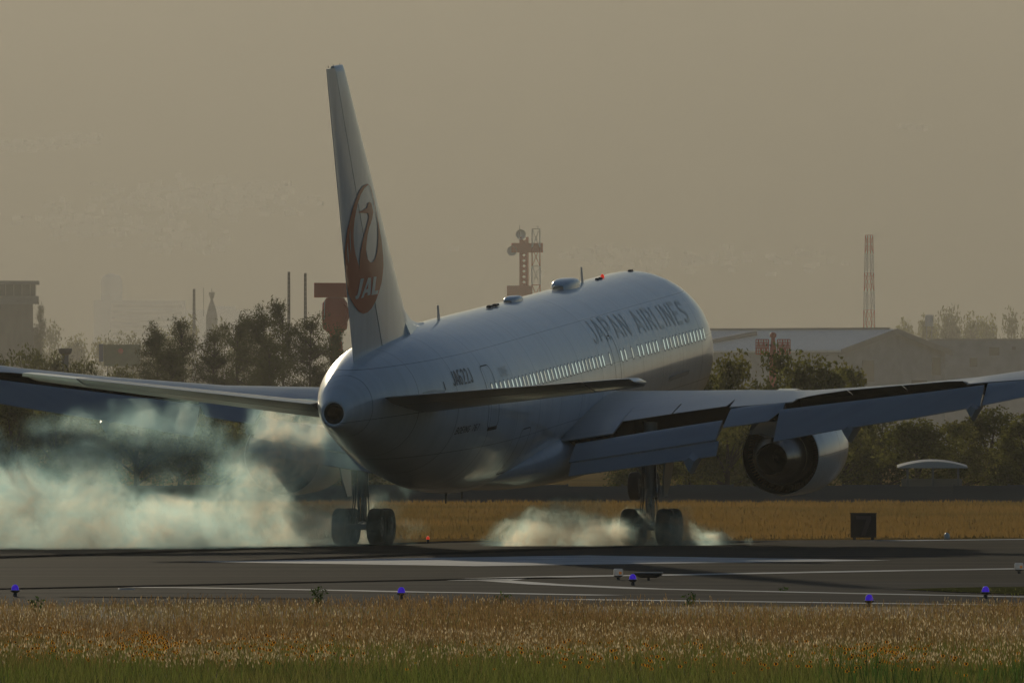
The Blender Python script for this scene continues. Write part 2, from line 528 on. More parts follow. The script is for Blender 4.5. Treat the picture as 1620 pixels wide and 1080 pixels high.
# fin
def naca(u, t):
    return 5 * t * (.2969 * math.sqrt(u) - .126 * u - .3516 * u * u + .2843 * u ** 3 - .1015 * u ** 4)
US = [0, .006, .02, .05, .1, .17, .26, .37, .5, .62]
def fin_lt(z):
    return 51.7 - (11.05 - z) * 1.0, 53.9 - .36 * (11.07 - z)
def fin_sec(z, us, tail=True):
    le, te = fin_lt(z); c = te - le
    right = [A(le + u * c, naca(u, .10) * c, z) for u in us]
    left = [A(le + u * c, -naca(u, .10) * c, z) for u in reversed(us) if u > 0]
    return right + left
zz = [1.2, 2.0, 2.6, 3.2, 4.2, 5.5, 7, 8.5, 10, 10.85, 11.0, 11.06]
mb = MB(); rr = []
for z in zz:
    sec = fin_sec(z, US)
    if z > 10.9:      # rounded tip cap
        k = .8 if z < 11.05 else .35
        sec = [(p[0] * k, p[1], p[2]) for p in sec]
    rr.append(sec)
mb.loft(rr)
fin = mb.build('fin', M['finwhite'], air, 40)
# dorsal fillet where the leading edge meets the roof
mb = MB(); rr = []
for i in range(9):
    u = i / 8.0
    s = 40.6 + u * 4.2
    hgt = (.02 + 1.25 * u ** 2.2)
    z0 = zroof(s) - .12
    w0 = .10 + .42 * u; w1 = .015 + .07 * u
    rr.append([A(s, w0, z0), A(s, (w0 + w1) * .42, z0 + hgt * .4 + .1), A(s, w1, z0 + hgt + .1), A(s, 0, z0 + hgt + .14), A(s, -w1, z0 + hgt + .1), A(s, -(w0 + w1) * .42, z0 + hgt * .4 + .1), A(s, -w0, z0)])
mb.loft(rr)
mb.build('dorsal_fillet', M['finwhite'], fin, 60)
# rudder
mb = MB(); rr = []
UR = [.632, .70, .78, .86, .93, .985, 1.0]
for z in [1.62, 2.6, 4.2, 6, 8, 10, 10.9, 11.0]:
    le, te = fin_lt(z); c = te - le
    rr.append([A(le + u * c, max(.012, naca(u, .10) * c), z) for u in UR] + [A(le + u * c, -max(.012, naca(u, .10) * c), z) for u in reversed(UR)])
mb.loft(rr)
rud = mb.build('rudder', M['finwhite'], fin, 40)
mb = MB()      # dark seal at the hinge and at the rudder's foot
rr = []
for z in [1.62, 11.0]:
    le, te = fin_lt(z); c = te - le
    w = naca(.62, .1) * c - .02
    rr.append([A(le + .615 * c, w, z), A(le + .64 * c, w, z), A(le + .64 * c, -w, z), A(le + .615 * c, -w, z)])
mb.loft(rr)
le, te = fin_lt(1.6); c = te - le
mb.box(A(le + .81 * c, 0, 1.60), (.46, .40 * c, .07))
mb.build('hinge_seal', M['seam'], fin)
for ds in (52.0, 52.9, 53.6):
    mb = MB(); mb.tube([A(ds, 0, 11.03), A(ds + .05, 0, 11.09)], .010, 5); mb.build('static_wick', M['seam'], fin)

# fin emblem on the right-hand side (traced as (station, z) outlines)
OUT = [(49.492, 7.396),(50.039, 7.361),(50.484, 7.223),(50.841, 6.994),(51.118, 6.762),(51.32, 6.526),(51.478, 6.306),(51.622, 6.156),(51.697, 5.949),(51.759, 5.742),(51.807, 5.57),(51.829, 5.396),(51.772, 5.183),(51.754, 4.937),(51.721, 4.69),(51.608, 4.439),(51.415, 4.218),(51.151, 3.993),(50.78, 3.78),(50.38, 3.607),(49.95, 3.517),(49.541, 3.53),(49.126, 3.63),(48.701, 3.819),(48.335, 4.082),(48.028, 4.355),(47.859, 4.629),(47.76, 4.871),(47.767, 5.119),(47.83, 5.405),(47.911, 5.657),(48.04, 5.91),(48.168, 6.164),(48.375, 6.456),(48.627, 6.786),(48.868, 7.079),(49.09, 7.283)]
HOLE = [(49.447, 7.359),(49.893, 7.284),(50.314, 7.11),(50.604, 6.896),(50.802, 6.642),(50.954, 6.404),(51.021, 6.161),(51.047, 5.917),(50.991, 5.669),(50.909, 5.489),(50.786, 5.308),(50.623, 5.152),(50.46, 4.993),(50.419, 4.832),(50.392, 5.024),(50.365, 5.216),(50.283, 5.458),(50.143, 5.662),(49.944, 5.898),(49.74, 6.064),(49.544, 6.265),(49.434, 6.401),(49.518, 6.51),(50.636, 6.585),(50.213, 6.617),(49.628, 6.685),(49.499, 6.809),(49.311, 6.846),(49.079, 6.789),(48.978, 6.679),(48.868, 6.515),(49.011, 6.345),(49.236, 6.18),(49.435, 6.049),(49.602, 5.846),(49.693, 5.639),(49.753, 5.431),(49.685, 5.252),(49.546, 5.122),(49.249, 5.011),(48.961, 5.021),(48.707, 5.132),(48.518, 5.298),(48.393, 5.539),(48.322, 5.783),(48.292, 6.029),(48.327, 6.242),(48.483, 6.532),(48.696, 6.789),(48.937, 7.082),(49.174, 7.297)]
LJ = [(50.295, 4.587),(49.954, 4.58),(50.145, 4.343),(50.305, 4.124),(50.465, 4.006),(50.704, 3.983),(50.798, 4.045),(50.759, 4.085),(50.6, 4.111),(50.495, 4.239),(50.389, 4.427)]
LA = [(50.224, 3.996),(49.844, 4.31),(49.538, 4.575),(49.243, 4.56),(49.247, 4.296),(49.291, 4.048),(49.582, 4.043),(49.582, 4.138),(49.857, 4.124),(49.98, 4.001)]
LAH = [(49.761, 4.235),(49.554, 4.245),(49.498, 4.415)]
LL = [(48.958, 4.573),(48.64, 4.564),(48.748, 4.34),(48.824, 4.143),(48.435, 4.143),(48.496, 4.034),(49.179, 4.028),(49.077, 4.287)]
SL1 = [(51.397, 6.145),(51.447, 5.937),(51.404, 5.654),(51.28, 5.368),(51.31, 5.615),(51.367, 5.863)]
SL2 = [(51.628, 5.736),(51.65, 5.527),(51.567, 5.277),(51.459, 5.079),(51.517, 5.345)]

def fin_skin(s, z, off):
    le, te = fin_lt(z); c = te - le
    u = min(1.0, max(0.0, (s - le) / c))
    return A(s, max(.012, naca(u, .10) * c) + off, z)
def fin_decal(name, polys, mat_, off, parent):
    loops = [[Vector((p[0], p[1], 0)) for p in pl] for pl in polys]
    tris = tessellate_polygon(loops)
    flat = [p for pl in loops for p in pl]
    bm = bmesh.new()
    vs_ = [bm.verts.new(p) for p in flat]
    for t_ in tris:
        try: bm.faces.new([vs_[i] for i in t_])
        except ValueError: pass
    for _ in range(4):
        e = [e for e in bm.edges if e.calc_length() > 0.30]
        if not e: break
        bmesh.ops.subdivide_edges(bm, edges=e, cuts=1)
        bmesh.ops.triangulate(bm, faces=bm.faces)
    for v in bm.verts:
        v.co = fin_skin(v.co.x, v.co.y, off)
    me = bpy.data.meshes.new(name); bm.to_mesh(me); bm.free()
    me.materials.append(mat_)
    o = bpy.data.objects.new(name, me); C.objects.link(o); o.parent = parent
    return o
emb = fin_decal('crane_emblem', [OUT, HOLE], M['red'], .018, fin)
for n_, p_ in (('emblem_letter', [LJ]), ('emblem_letter', [LA, LAH]), ('emblem_letter', [LL]), ('emblem_feather', [SL1]), ('emblem_feather', [SL2])):
    fin_decal(n_, p_, M['finwhite'], .028, emb)

# horizontal stabilisers
def stab(side):
    def sec(y, part):
        u = (y - 0.6) / (9.31 - 0.6)
        le = 46.1 + (y - .6) * .715; te = 51.45 + (y - .6) * .395
        c = te - le
        zref = (.80 + .108 * (y - .6)) if side > 0 else (.58 + .155 * (y - .6))
        inc = R(-7.0)
        piv = le + .62 * c
        def pt(v, sgn):
            s = le + v * c; dz = sgn * naca(v, .095) * c
            ds = s - piv
            return A(piv + ds * math.cos(inc) + 0 * dz, side * y, zref - ds * math.sin(inc) + dz)
        if part == 2:
            us = [0, .008, .03, .08, .16, .28, .42, .56, .70, .85, 1.0]
        elif part == 0:
            us = [0, .008, .03, .08, .16, .28, .42, .56, .70]
        else:
            us = [.712, .80, .90, 1.0]
        up_ = [pt(v, 1) for v in us]
        lo = [pt(v, -1) for v in reversed(us) if v > 0]
        if part != 1:
            return up_ + lo
        return up_[:-1] + [pt(1.0, 1)] + lo
    o = None
    for ys, nm in (([.5, 1.2, 2.5, 4, 6, 7.68], 0), ([7.72, 8.4, 9.0, 9.22, 9.31], 1)):
      mb_ = MB(); rr_ = []
      for y in ys:
        q = sec(min(y, 9.25), 2 if nm else 0)
        if y > 9.0:
            cy = sum(p[1] for p in q) / len(q); cz = sum(p[2] for p in q) / len(q); k = .93 if y < 9.3 else .72
            q = [(side * y, cy + (p[1] - cy) * k, cz + (p[2] - cz) * (k if y < 9.3 else .35)) for p in q]
        rr_.append(q)
      mb_.loft(rr_)
      if nm == 0: o = mb_.build('horizontal_stabilizer', M['stab'], air, 40)
      else: mb_.build('stabilizer_tip', M['finwhite'], o, 40)
    mb_ = MB(); rr_ = [sec(y, 1) for y in (1.15, 3, 5, 7, 7.66)]
    mb_.loft(rr_)
    mb_.build('elevator', M['stab'], o, 40)
    # bare metal leading edge
    mb_ = MB(); rr_ = []
    for y in (1.6, 3, 5, 7, 8.8):
        le = 46.1 + (y - .6) * .715; te = 51.45 + (y - .6) * .395; c = te - le
        zref = (.80 + .108 * (y - .6)) if side > 0 else (.58 + .155 * (y - .6)); piv = le + .62 * c; inc = R(-7.0)
        def pt2(v, sgn, k=1.0):
            s = le + v * c - .012; dz = sgn * (naca(v, .095) * c + .012)
            ds = s - piv
            return A(piv + ds * math.cos(inc), side * y, zref - ds * math.sin(inc) + dz)
        us = [0, .008, .03, .075]
        rr_.append([pt2(v, 1) for v in reversed(us)] + [pt2(v, -1) for v in us[1:]])
    mb_.loft(rr_, False, False)
    mb_.build('leading_edge', M['bare'], o, 60)
    return o
stab(1); stab(-1)
skin_strip('stabilizer_seal_plate', [(46.4, .95), (47.3, 1.02), (48.3, 1.0)], .10, M['grey'], fuse, .01)
skin_strip('stabilizer_seal_plate', [(46.3, 1.00), (46.34, 1.25)], .06, M['seam'], fuse, .012)
skin_strip('stabilizer_seal_plate', [(48.4, .98), (49.0, .90)], .06, M['seam'], fuse, .012)

# wings -----------------------------------------------------------------
WY  = [2.2, 3.88, 3.94, 5.6, 7.38, 7.46, 9.3, 9.62, 9.68, 12.9, 15.5, 15.6, 16.3, 17.7, 20.5, 23.2, 23.7]
WLE = [20.0, 21.15, 21.2, 22.3, 23.5, 23.55, 24.8, 25.0, 25.05, 27.2, 29.0, 29.05, 29.5, 30.5, 32.4, 34.2, 34.8]
WCS = [23.3, 24.05, 24.1, 24.9, 25.8, 25.85, 27.0, 27.2, 27.25, 28.9, 30.3, 30.35, 30.8, 31.6, 33.2, 34.8, 35.2]
WCZ = [-.46, -.39, -.39, -.33, -.26, -.26, -.20, -.19, -.18, .11, .42, .44, .55, .78, 1.25, 1.70, 1.76]
WTS = [30.5, 30.5, 29.4, 29.5, 29.7, 29.72, 30.4, 30.5, 30.5, 31.9, 33.0, 33.1, 33.5, 34.2, 35.3, 36.1, 36.2]
WTZ = [-1.56, -1.31, -1.02, -.78, -.55, -.54, -.36, -.33, -.32, .02, .30, .38, .46, .59, 1.08, 1.60, 1.68]
SPO = ((3.94, 7.38), (9.68, 15.5))            # spans carried by spoilers
def wing(side):
    w = empty('wing', (0, 0, 0)); w.parent = air
    flex = 0.0 if side > 0 else 0.026          # the left wing rides a little higher
    def W(s, y, z):
        return A(s, side * y, z + flex * max(0.0, y - 3.0))
    mb_ = MB(); rr_ = []
    for y, le, cs, cz, ts, tz in zip(WY, WLE, WCS, WCZ, WTS, WTZ):
        c = (ts - le) / .82
        lz = cz - .055 * c
        tm = .66 if any(a_ - .01 <= y <= b_ + .01 for a_, b_ in SPO) else 1.0
        up_ = []
        for k in range(9):                     # leading edge up to the crest
            t = k / 8.0
            up_.append((le + (cs - le) * t ** 1.6, lz + (cz - lz) * math.sin(t * math.pi / 2)))
        for k in range(1, 9):                  # crest back to the rear edge of the fixed skin
            t = k / 8.0 * tm
            up_.append((cs + (ts - cs) * t, cz + (tz - cz) * t ** 1.7))
        es, ez = up_[-1]
        rs = min(le + .66 * c, es - .06)       # rear spar
        if y < 3.9: rs = ts - .5
        tzs = np.interp(rs, [p[0] for p in up_], [p[1] for p in up_])
        lo = [(es, ez - .035), (rs, tzs - .09), (rs, min(tzs - .14, cz - .115 * c))]
        for k in range(1, 8):
            t = k / 8.0
            lo.append((rs + (le - rs) * t, cz - .115 * c + (lz - cz + .115 * c) * t ** 3 - .02 * c * math.sin(math.pi * t)))
        rr_.append([W(s, y, z) for s, z in up_ + lo])
    n = len(rr_[0])
    mb_.loft(rr_)
    nf = len(rr_) - 1
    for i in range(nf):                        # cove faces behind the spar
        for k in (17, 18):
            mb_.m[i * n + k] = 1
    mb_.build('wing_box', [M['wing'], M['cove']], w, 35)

    def panel(name, rows, th0, th1, parent=w, mat_=M['flap'], bulge=.03):
        """flap-like body between rows of (y, s_top, z_top, s_bottom, z_bottom)"""
        m2 = MB(); r2 = []
        for (y, s0, z0, s1, z1) in rows:
            ln = math.hypot(s1 - s0, z1 - z0); dx, dz = (s1 - s0) / ln, (z1 - z0) / ln
            nx, nz = -dz, dx                       # outward (aft and up)
            if nz < 0: nx, nz = -nx, -nz
            upr, lwr = [], []
            for k in range(9):
                t = k / 8.0
                bl = bulge * ln * math.sin(math.pi * min(1, t * 1.05) ** .6) * .6 if t < .95 else 0
                thk = (th0 * (1 - t) + th1 * t) * (math.sin(min(1, t / .18) * math.pi / 2) if t < .18 else 1)
                px_, pz_ = s0 + (s1 - s0) * t, z0 + (z1 - z0) * t
                upr.append((px_ + nx * bl, pz_ + nz * bl))
                lwr.append((px_ + nx * (bl - thk), pz_ + nz * (bl - thk)))
            r2.append([W(s, y, z) for s, z in upr + lwr[::-1]])
        m2.loft(r2)
        return m2.build(name, mat_, parent, 40)
    # inner flap: main and aft segment
    panel('main_flap', [(2.72, 30.66, -1.63, 31.85, -2.13), (5.1, 30.62, -1.25, 31.82, -1.78), (7.40, 30.58, -.90, 31.8, -1.43)], .26, .05)
    panel('aft_flap', [(2.80, 31.86, -2.17, 32.36, -2.54), (5.2, 31.83, -1.82, 32.33, -2.22), (7.50, 31.81, -1.47, 32.3, -1.90)], .12, .03)
    panel('inboard_aileron', [(7.52, 29.75, -.58, 31.2, -1.08), (8.3, 30.1, -.47, 31.4, -.98), (9.02, 30.35, -.39, 31.5, -.86)], .22, .03)
    panel('aileron_tip', [(9.02, 30.35, -.39, 31.5, -.86), (9.38, 30.48, -.36, 30.9, -.54)], .18, .02)
    panel('outer_flap', [(9.30, 30.95, -.55, 32.15, -1.47), (11.4, 31.85, -.27, 32.95, -1.06), (14.4, 33.15, .13, 34.0, -.56), (16.3, 33.95, .40, 34.7, -.20)], .24, .03)
    panel('outer_aileron', [(16.36, 33.62, .43, 34.75, -.18), (17.8, 34.25, .58, 35.3, .12), (20.5, 35.35, 1.06, 36.2, .72), (22.8, 36.05, 1.5, 36.8, 1.3)], .16, .02)
    # spoilers: plates hinged at the rear of the fixed skin, the outer ones just lifting
    def hinge(y):
        ts = np.interp(y, WY, WTS); tz = np.interp(y, WY, WTZ); cs = np.interp(y, WY, WCS); cz = np.interp(y, WY, WCZ)
        return cs + (ts - cs) * .67, cz + (tz - cz) * .67 ** 1.7
    SY = [3.95, 5.6, 7.38, 9.68, 10.3, 11.5, 12.7, 15.2, 15.5]
    SS = [29.4, 29.5, 29.7, 30.5, 30.8, 31.3, 31.9, 33.0, 33.1]
    SZ = [-1.02, -.77, -.52, -.27, -.12, .07, .20, .46, .46]
    for (a_, b_) in ((3.96, 5.55), (5.60, 7.36), (9.70, 11.5), (11.54, 13.4), (13.44, 15.48)):
        m2 = MB(); r2 = []
        for y in np.linspace(a_, b_, 5):
            hs, hz_ = hinge(y); es, ez = np.interp(y, SY, SS), np.interp(y, SY, SZ)
            u_ = [(hs + (es - hs) * t, hz_ + .012 + (ez - hz_) * t) for t in (0, .33, .66, 1)]
            d_ = [(hs + (es - hs) * t, hz_ + .012 + (ez - hz_) * t - .07 * (1 - t) - .015) for t in (1, .66, .33, 0)]
            r2.append([W(s, y, z) for s, z in u_ + d_])
        m2.loft(r2)
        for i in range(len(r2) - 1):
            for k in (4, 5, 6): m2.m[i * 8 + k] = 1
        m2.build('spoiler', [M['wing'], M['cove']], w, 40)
    # flap track fairings: canoe hulls drooped with the flaps
    for y, s0, z0, s1, z1, dp, wd in ((6.72, 28.4, -1.35, 32.75, -2.05, .62, .30), (11.85, 29.7, -.75, 33.3, -1.05, .52, .30), (16.05, 32.2, -.1, 35.0, -.30, .46, .26)):
        m2 = MB(); r2 = []
        for k in range(11):
            u = k / 10.0
            e = (math.sin(math.pi * min(1, u * .56 + .02)) if u < .85 else math.sin(math.pi * (.85 * .56 + .02)) * (1 - (u - .85) * 3.0))
            e = max(.06, e)
            cs_ = s0 + (s1 - s0) * u; cz_ = z0 + (z1 - z0) * u ** 1.5
            dn = dp * e; ww = wd * e
            r2.append([W(cs_, y - ww, cz_), W(cs_, y - ww * .55, cz_ - dn * .5), W(cs_, y, cz_ - dn), W(cs_, y + ww * .55, cz_ - dn * .5), W(cs_, y + ww, cz_), W(cs_, y, cz_ + .12)])
        m2.loft(r2)
        m2.build('flap_track_fairing', M['flap'], w, 35)
    return w
wing(1); wing(-1)

# engines ---------------------------------------------------------------
def engine(side):
    e = empty('engine', (0, 0, 0)); e.parent = air
    ye, ze = side * 8.12, -2.42
    c = A(0, ye, ze); c = (c[0], 0, c[2])
    Y = lambda s: S0 - s
    m2 = MB()
    m2.lathe([(Y(s), r) for s, r in ((24.62, 1.225), (24.60, 1.245), (24.0, 1.31), (23.2, 1.36), (22.2, 1.40), (21.2, 1.42), (20.4, 1.40), (19.9, 1.34), (19.62, 1.25), (19.55, 1.17), (19.65, 1.10), (20.2, 1.06), (21.0, 1.08))], 'Y', c, 72)
    m2.build('nacelle', M['white'], e, 35)
    m2 = MB()
    m2.lathe([(Y(s), r) for s, r in ((24.615, 1.215), (24.2, 1.20), (23.6, 1.19), (22.6, 1.20), (22.6, .70))], 'Y', c, 72)
    m2.build('bypass_duct', M['dark'], e, 35)
    m2 = MB()
    m2.lathe([(Y(s), r) for s, r in ((22.6, .98), (23.6, .99), (24.3, .96), (24.72, .885), (24.73, .865))], 'Y', c, 64)
    m2.build('core_cowl', M['hot'], e, 35)
    m2 = MB()
    m2.lathe([(Y(s), r) for s, r in ((24.70, .845), (24.73, .86), (25.3, .74), (26.15, .515), (26.16, .49), (26.13, .465))], 'Y', c, 64)
    m2.build('core_nozzle', M['hot'], e, 35)
    m2 = MB()
    m2.lathe([(Y(s), r) for s, r in ((26.13, .466), (25.4, .48), (24.6, .50), (24.6, .26), (25.2, .12), (25.3, .001))], 'Y', c, 40)
    m2.build('exhaust_plug', M['dark'], e, 35)  # inner nozzle wall and plug coloured black for the shade inside
    m2 = MB()          # ring of guide vanes seen in the bypass duct
    for k in range(76):
        a = 2 * math.pi * k / 76
        ca, sa = math.cos(a), math.sin(a)
        def q(s, r, d): return (c[0] + r * ca - d * sa, Y(s), c[2] + r * sa + d * ca)
        m2.add([q(23.6, 1.015, -.014), q(23.6, 1.015, .014), q(23.95, 1.185, .014), q(23.95, 1.185, -.014), q(22.9, 1.0, -.014), q(22.9, 1.0, .014), q(22.9, 1.185, .014), q(22.9, 1.185, -.014)],
               [(0, 1, 2, 3), (4, 7, 6, 5), (0, 3, 7, 4), (1, 5, 6, 2), (0, 4, 5, 1), (3, 2, 6, 7)])
    o = m2.build('guide_vane_ring', M['vane'], e); o['kind'] = 'stuff'
    m2 = MB(); m2.box((c[0] + side * .35, Y(24.35), c[2] + .90), (.26, .30, .05), 0); m2.build('vent_slot', M['dark'], e)
    m2 = MB(); rr_ = []
    for s, zt, zb, wd in ((20.6, 1.42, 1.30, .06), (21.4, 1.85, 1.25, .24), (23.0, 2.05, .9, .30), (25.0, 2.0, .70, .30), (26.6, 1.75, .72, .26), (28.2, 1.45, .95, .18), (29.6, 1.15, 1.0, .05)):
        zt_, zb_ = c[2] + zt, c[2] + zb
        rr_.append([(c[0] - wd, Y(s), zt_), (c[0] + wd, Y(s), zt_), (c[0] + wd, Y(s), (zt_ + zb_) / 2), (c[0] + wd * .5, Y(s), zb_), (c[0] - wd * .5, Y(s), zb_), (c[0] - wd, Y(s), (zt_ + zb_) / 2)])
    m2.loft(rr_)
    m2.build('pylon', M['grey'], e, 40)
    return e
engine(1); engine(-1)

# landing gear ----------------------------------------------------------
def wheel(parent, c, r, w, sides=44):
    """tyre with its rim as a sub-part, axle along x"""
    m2 = MB()
    pr = []
    for k in range(13):
        a = math.pi * k / 12
        pr.append((-w / 2 * math.copysign(abs(math.cos(a)) ** .55, math.cos(a)), r - w * .42 + w * .42 * math.sin(a) ** .6))
    pr = [(-w * .42, r * .52)] + pr + [(w * .42, r * .52)]
    m2.lathe(pr, 'X', c, sides)
    ty = m2.build('tyre', M['tyre'], parent, 40)
    m2 = MB()
    m2.lathe([(-w * .40, r * .53), (-w * .42, r * .49), (-w * .25, r * .42), (-w * .25, r * .16), (-w * .45, r * .13), (-w * .45, .001)], 'X', c, 28)
    m2.lathe([(w * .40, r * .53), (w * .42, r * .49), (w * .25, r * .42), (w * .25, r * .16), (w * .45, r * .13), (w * .45, .001)], 'X', c, 28)
    m2.build('rim', M['gear'], ty, 35)
    return ty
def main_gear(side):
    g = empty('main_landing_gear', (0, 0, 0)); g.parent = air
    x = side * 4.65; TR = .585
    tn = math.tan(TH)
    for dy in (-.71, .71):
        for dx in (-.57, .57):
            wheel(g, (x + dx, dy, TR / math.cos(TH) - dy * tn), TR, .45)
        m2 = MB(); m2.tube([(x - .57, dy, TR - dy * tn), (x + .57, dy, TR - dy * tn)], .085, 12); m2.build('axle', M['gear'], g, 40)
    m2 = MB(); m2.tube([(x, -.78, TR + .78 * tn), (x, 0, TR + .05), (x, .78, TR - .78 * tn)], [.11, .15, .11], 14); m2.build('bogie_beam', M['gear'], g, 40)
    m2 = MB(); m2.tube([(x, 0, TR), (x, 0, TR + 1.05)], .115, 18); m2.build('oleo_piston', M['chrome'], g, 40)
    m2 = MB(); m2.tube([(x, 0, TR + .95), (x, 0, TR + 1.1), (x, .02, 2.7), (x, .05, 3.9)], [.20, .17, .19, .22], 18); m2.build('shock_strut', M['gear'], g, 40)
    m2 = MB(); m2.tube([(x, -.05, 2.2), (x - side * 1.5, .0, 3.55)], [.09, .07], 10); m2.tube([(x, .1, 1.9), (x, 1.5, 3.6)], [.08, .07], 10)
    m2.build('side_brace', M['gear'], g, 40)
    m2 = MB()
    for zA, zB in ((TR + .25, TR + .75), (TR + .75, TR + 1.2)):
        m2.tube([(x - .07, -.18 if zA < 1 else -.42, zA), (x - .07, -.42 if zA < 1 else -.2, zB)], .035, 6)
        m2.tube([(x + .07, -.18 if zA < 1 else -.42, zA), (x + .07, -.42 if zA < 1 else -.2, zB)], .035, 6)
    m2.build('torque_link', M['gear'], g)
    m2 = MB()
    for k, (dx, r_) in enumerate(((-.16, .02), (-.21, .016), (.17, .018))):
        m2.tube([(x + dx, -.16, 3.5), (x + dx * 1.1, -.2, 2.2), (x + dx * 1.3, -.22, 1.4), (x + dx * 1.5, -.3, .95)], r_, 6)
    m2.build('hydraulic_hose', M['seam'], g)
    # strut door: a plate carried outboard of the leg
    m2 = MB()
    xo = x + side * .42
    prof = [(-.85, 3.6), (.75, 3.6), (.62, 2.2), (.28, 1.55), (-.35, 1.55), (-.72, 2.2)]
    m2.loft([[(xo + side * (p[1] - 1.5) * .14, p[0], p[1]) for p in prof], [(xo + side * ((p[1] - 1.5) * .14 + .05), p[0], p[1]) for p in prof]])
    m2.build('gear_door', M['flap'], g)
    return g
main_gear(1); main_gear(-1)

def nose_gear():
    g = empty('nose_landing_gear', (0, 0, 0)); g.parent = air
    y0 = S0 - 6.0; z0 = -.10; r = .47
    for dx in (-.30, .30):
        wheel(g, (dx, y0, z0 + r), r, .36, 36)
    m2 = MB(); m2.tube([(-.3, y0, z0 + r), (.3, y0, z0 + r)], .06, 10); m2.build('axle', M['gear'], g)
    m2 = MB(); m2.tube([(0, y0, z0 + r), (0, y0, z0 + 1.25)], .07, 12); m2.build('oleo_piston', M['chrome'], g, 40)
    m2 = MB(); m2.tube([(0, y0, z0 + 1.1), (0, y0 + .1, z0 + 2.7)], [.11, .13], 14); m2.tube([(0, y0, z0 + 1.3), (0, y0 - 1.1, z0 + 2.7)], .06, 8); m2.build('shock_strut', M['gear'], g, 40)
    for sx_ in (-1, 1):
        m2 = MB(); m2.box((sx_ * .62, y0 + .2, 2.05), (.04, 1.5, .72)); m2.build('gear_door', M['white'], g)
nose_gear()
# ------------------------------------------------------------------ ground
def sheet(name, pts, z, mat_, kind='structure'):
    mb_ = MB(); mb_.add([(p[0], p[1], z) for p in pts], [tuple(range(len(pts)))])
    o = mb_.build(name, mat_)
    if kind: o['kind'] = kind
    return o

def ramp_ground(name, c1, c2, c3, s1, s2, rough=0.9, bump=None, spec=0.0, sheen=0.0):
    """two noise scales mixed into three colours"""
    m = mat(name, c1, rough, bump=bump, spec=spec)
    nt = m.node_tree; n = nt.nodes; l = nt.links; b = n['Principled BSDF']
    tc = n.new('ShaderNodeTexCoord')
    outs = []
    for s in (s1, s2):
        mp = n.new('ShaderNodeMapping'); mp.inputs['Scale'].default_value = s
        tx = n.new('ShaderNodeTexNoise'); tx.inputs['Scale'].default_value = 1.0; tx.inputs['Detail'].default_value = 7.0; tx.inputs['Roughness'].default_value = 0.6
        l.new(tc.outputs['Object'], mp.inputs['Vector']); l.new(mp.outputs[0], tx.inputs['Vector'])
        r = n.new('ShaderNodeMapRange'); r.inputs['From Min'].default_value = 0.38; r.inputs['From Max'].default_value = 0.62
        l.new(tx.outputs['Fac'], r.inputs['Value']); outs.append(r.outputs[0])
    m1 = n.new('ShaderNodeMixRGB'); m1.inputs[1].default_value = (*c1, 1); m1.inputs[2].default_value = (*c2, 1); l.new(outs[0], m1.inputs[0])
    m2 = n.new('ShaderNodeMixRGB'); m2.inputs[2].default_value = (*c3, 1); l.new(m1.outputs[0], m2.inputs[1]); l.new(outs[1], m2.inputs[0])
    l.new(m2.outputs[0], b.inputs['Base Color'])
    if sheen > 0:      # share of smooth, polished stones among the rough ones
        b.inputs['Specular IOR Level'].default_value = 0.0
        p2 = n.new('ShaderNodeBsdfPrincipled'); p2.inputs['Roughness'].default_value = 0.7; p2.inputs['Specular IOR Level'].default_value = 0.12
        l.new(m2.outputs[0], p2.inputs['Base Color'])
        ms = n.new('ShaderNodeMixShader'); ms.inputs[0].default_value = sheen
        l.new(b.outputs[0], ms.inputs[1]); l.new(p2.outputs[0], ms.inputs[2]); l.new(ms.outputs[0], n['Material Output'].inputs['Surface'])
    return m

M['drygrass'] = ramp_ground('dry_grass_ground', (0.34, 0.18, 0.045), (0.20, 0.15, 0.045), (0.42, 0.25, 0.08), (0.03, 0.02, 1), (0.10, 0.035, 1))
M['asphalt'] = ramp_ground('asphalt', (0.074, 0.062, 0.049), (0.050, 0.042, 0.034), (0.10, 0.083, 0.062), (0.015, 0.10, 1), (0.03, 0.34, 1), 0.8, sheen=0.21)
M['asphalt2'] = ramp_ground('older_asphalt', (0.086, 0.074, 0.062), (0.060, 0.052, 0.045), (0.112, 0.097, 0.080), (0.02, 0.10, 1), (0.04, 0.4, 1), 0.8, sheen=0.21)
M['paint'] = mat('runway_paint', (0.52, 0.53, 0.55), 0.6, noise=(.5, 0.35, 1), col2=(0.26, 0.26, 0.26))
M['rubber'] = mat('rubbered_asphalt', (0.030, 0.028, 0.026), 0.7, spec=0.0, noise=(0.4, 0.1, 1), col2=(0.042, 0.038, 0.034))

sheet('ground', [(-9000, -400), (9000, -400), (9000, 18400), (-9000, 18400)], 0.0, M['drygrass'])

# asphalt of the runway and the taxiway turn-off in front of it
e0 = gpt(0, 862); e1 = gpt(1620, 852)
dx, dy = e1[0] - e0[0], e1[1] - e0[1]
far_l = (e0[0] - dx * 4, e0[1] - dy * 2.0); far_r = (e1[0] + dx * 4, e1[1] + dy * 6)
sheet('runway', [(-160, 263), (170, 263), (170, far_r[1]), far_r, e1, e0, far_l, (-160, far_l[1] - 5)], 0.006, M['asphalt'])
n0, n1, n2 = gpt(0, 932), gpt(780, 916), gpt(1620, 921)
sheet('taxiway', [(-120, 262.4), (120, 262.4), (120, n2[1] + 4), n2, n1, n0, (-120, n0[1] - 60)], 0.011, M['asphalt2'])

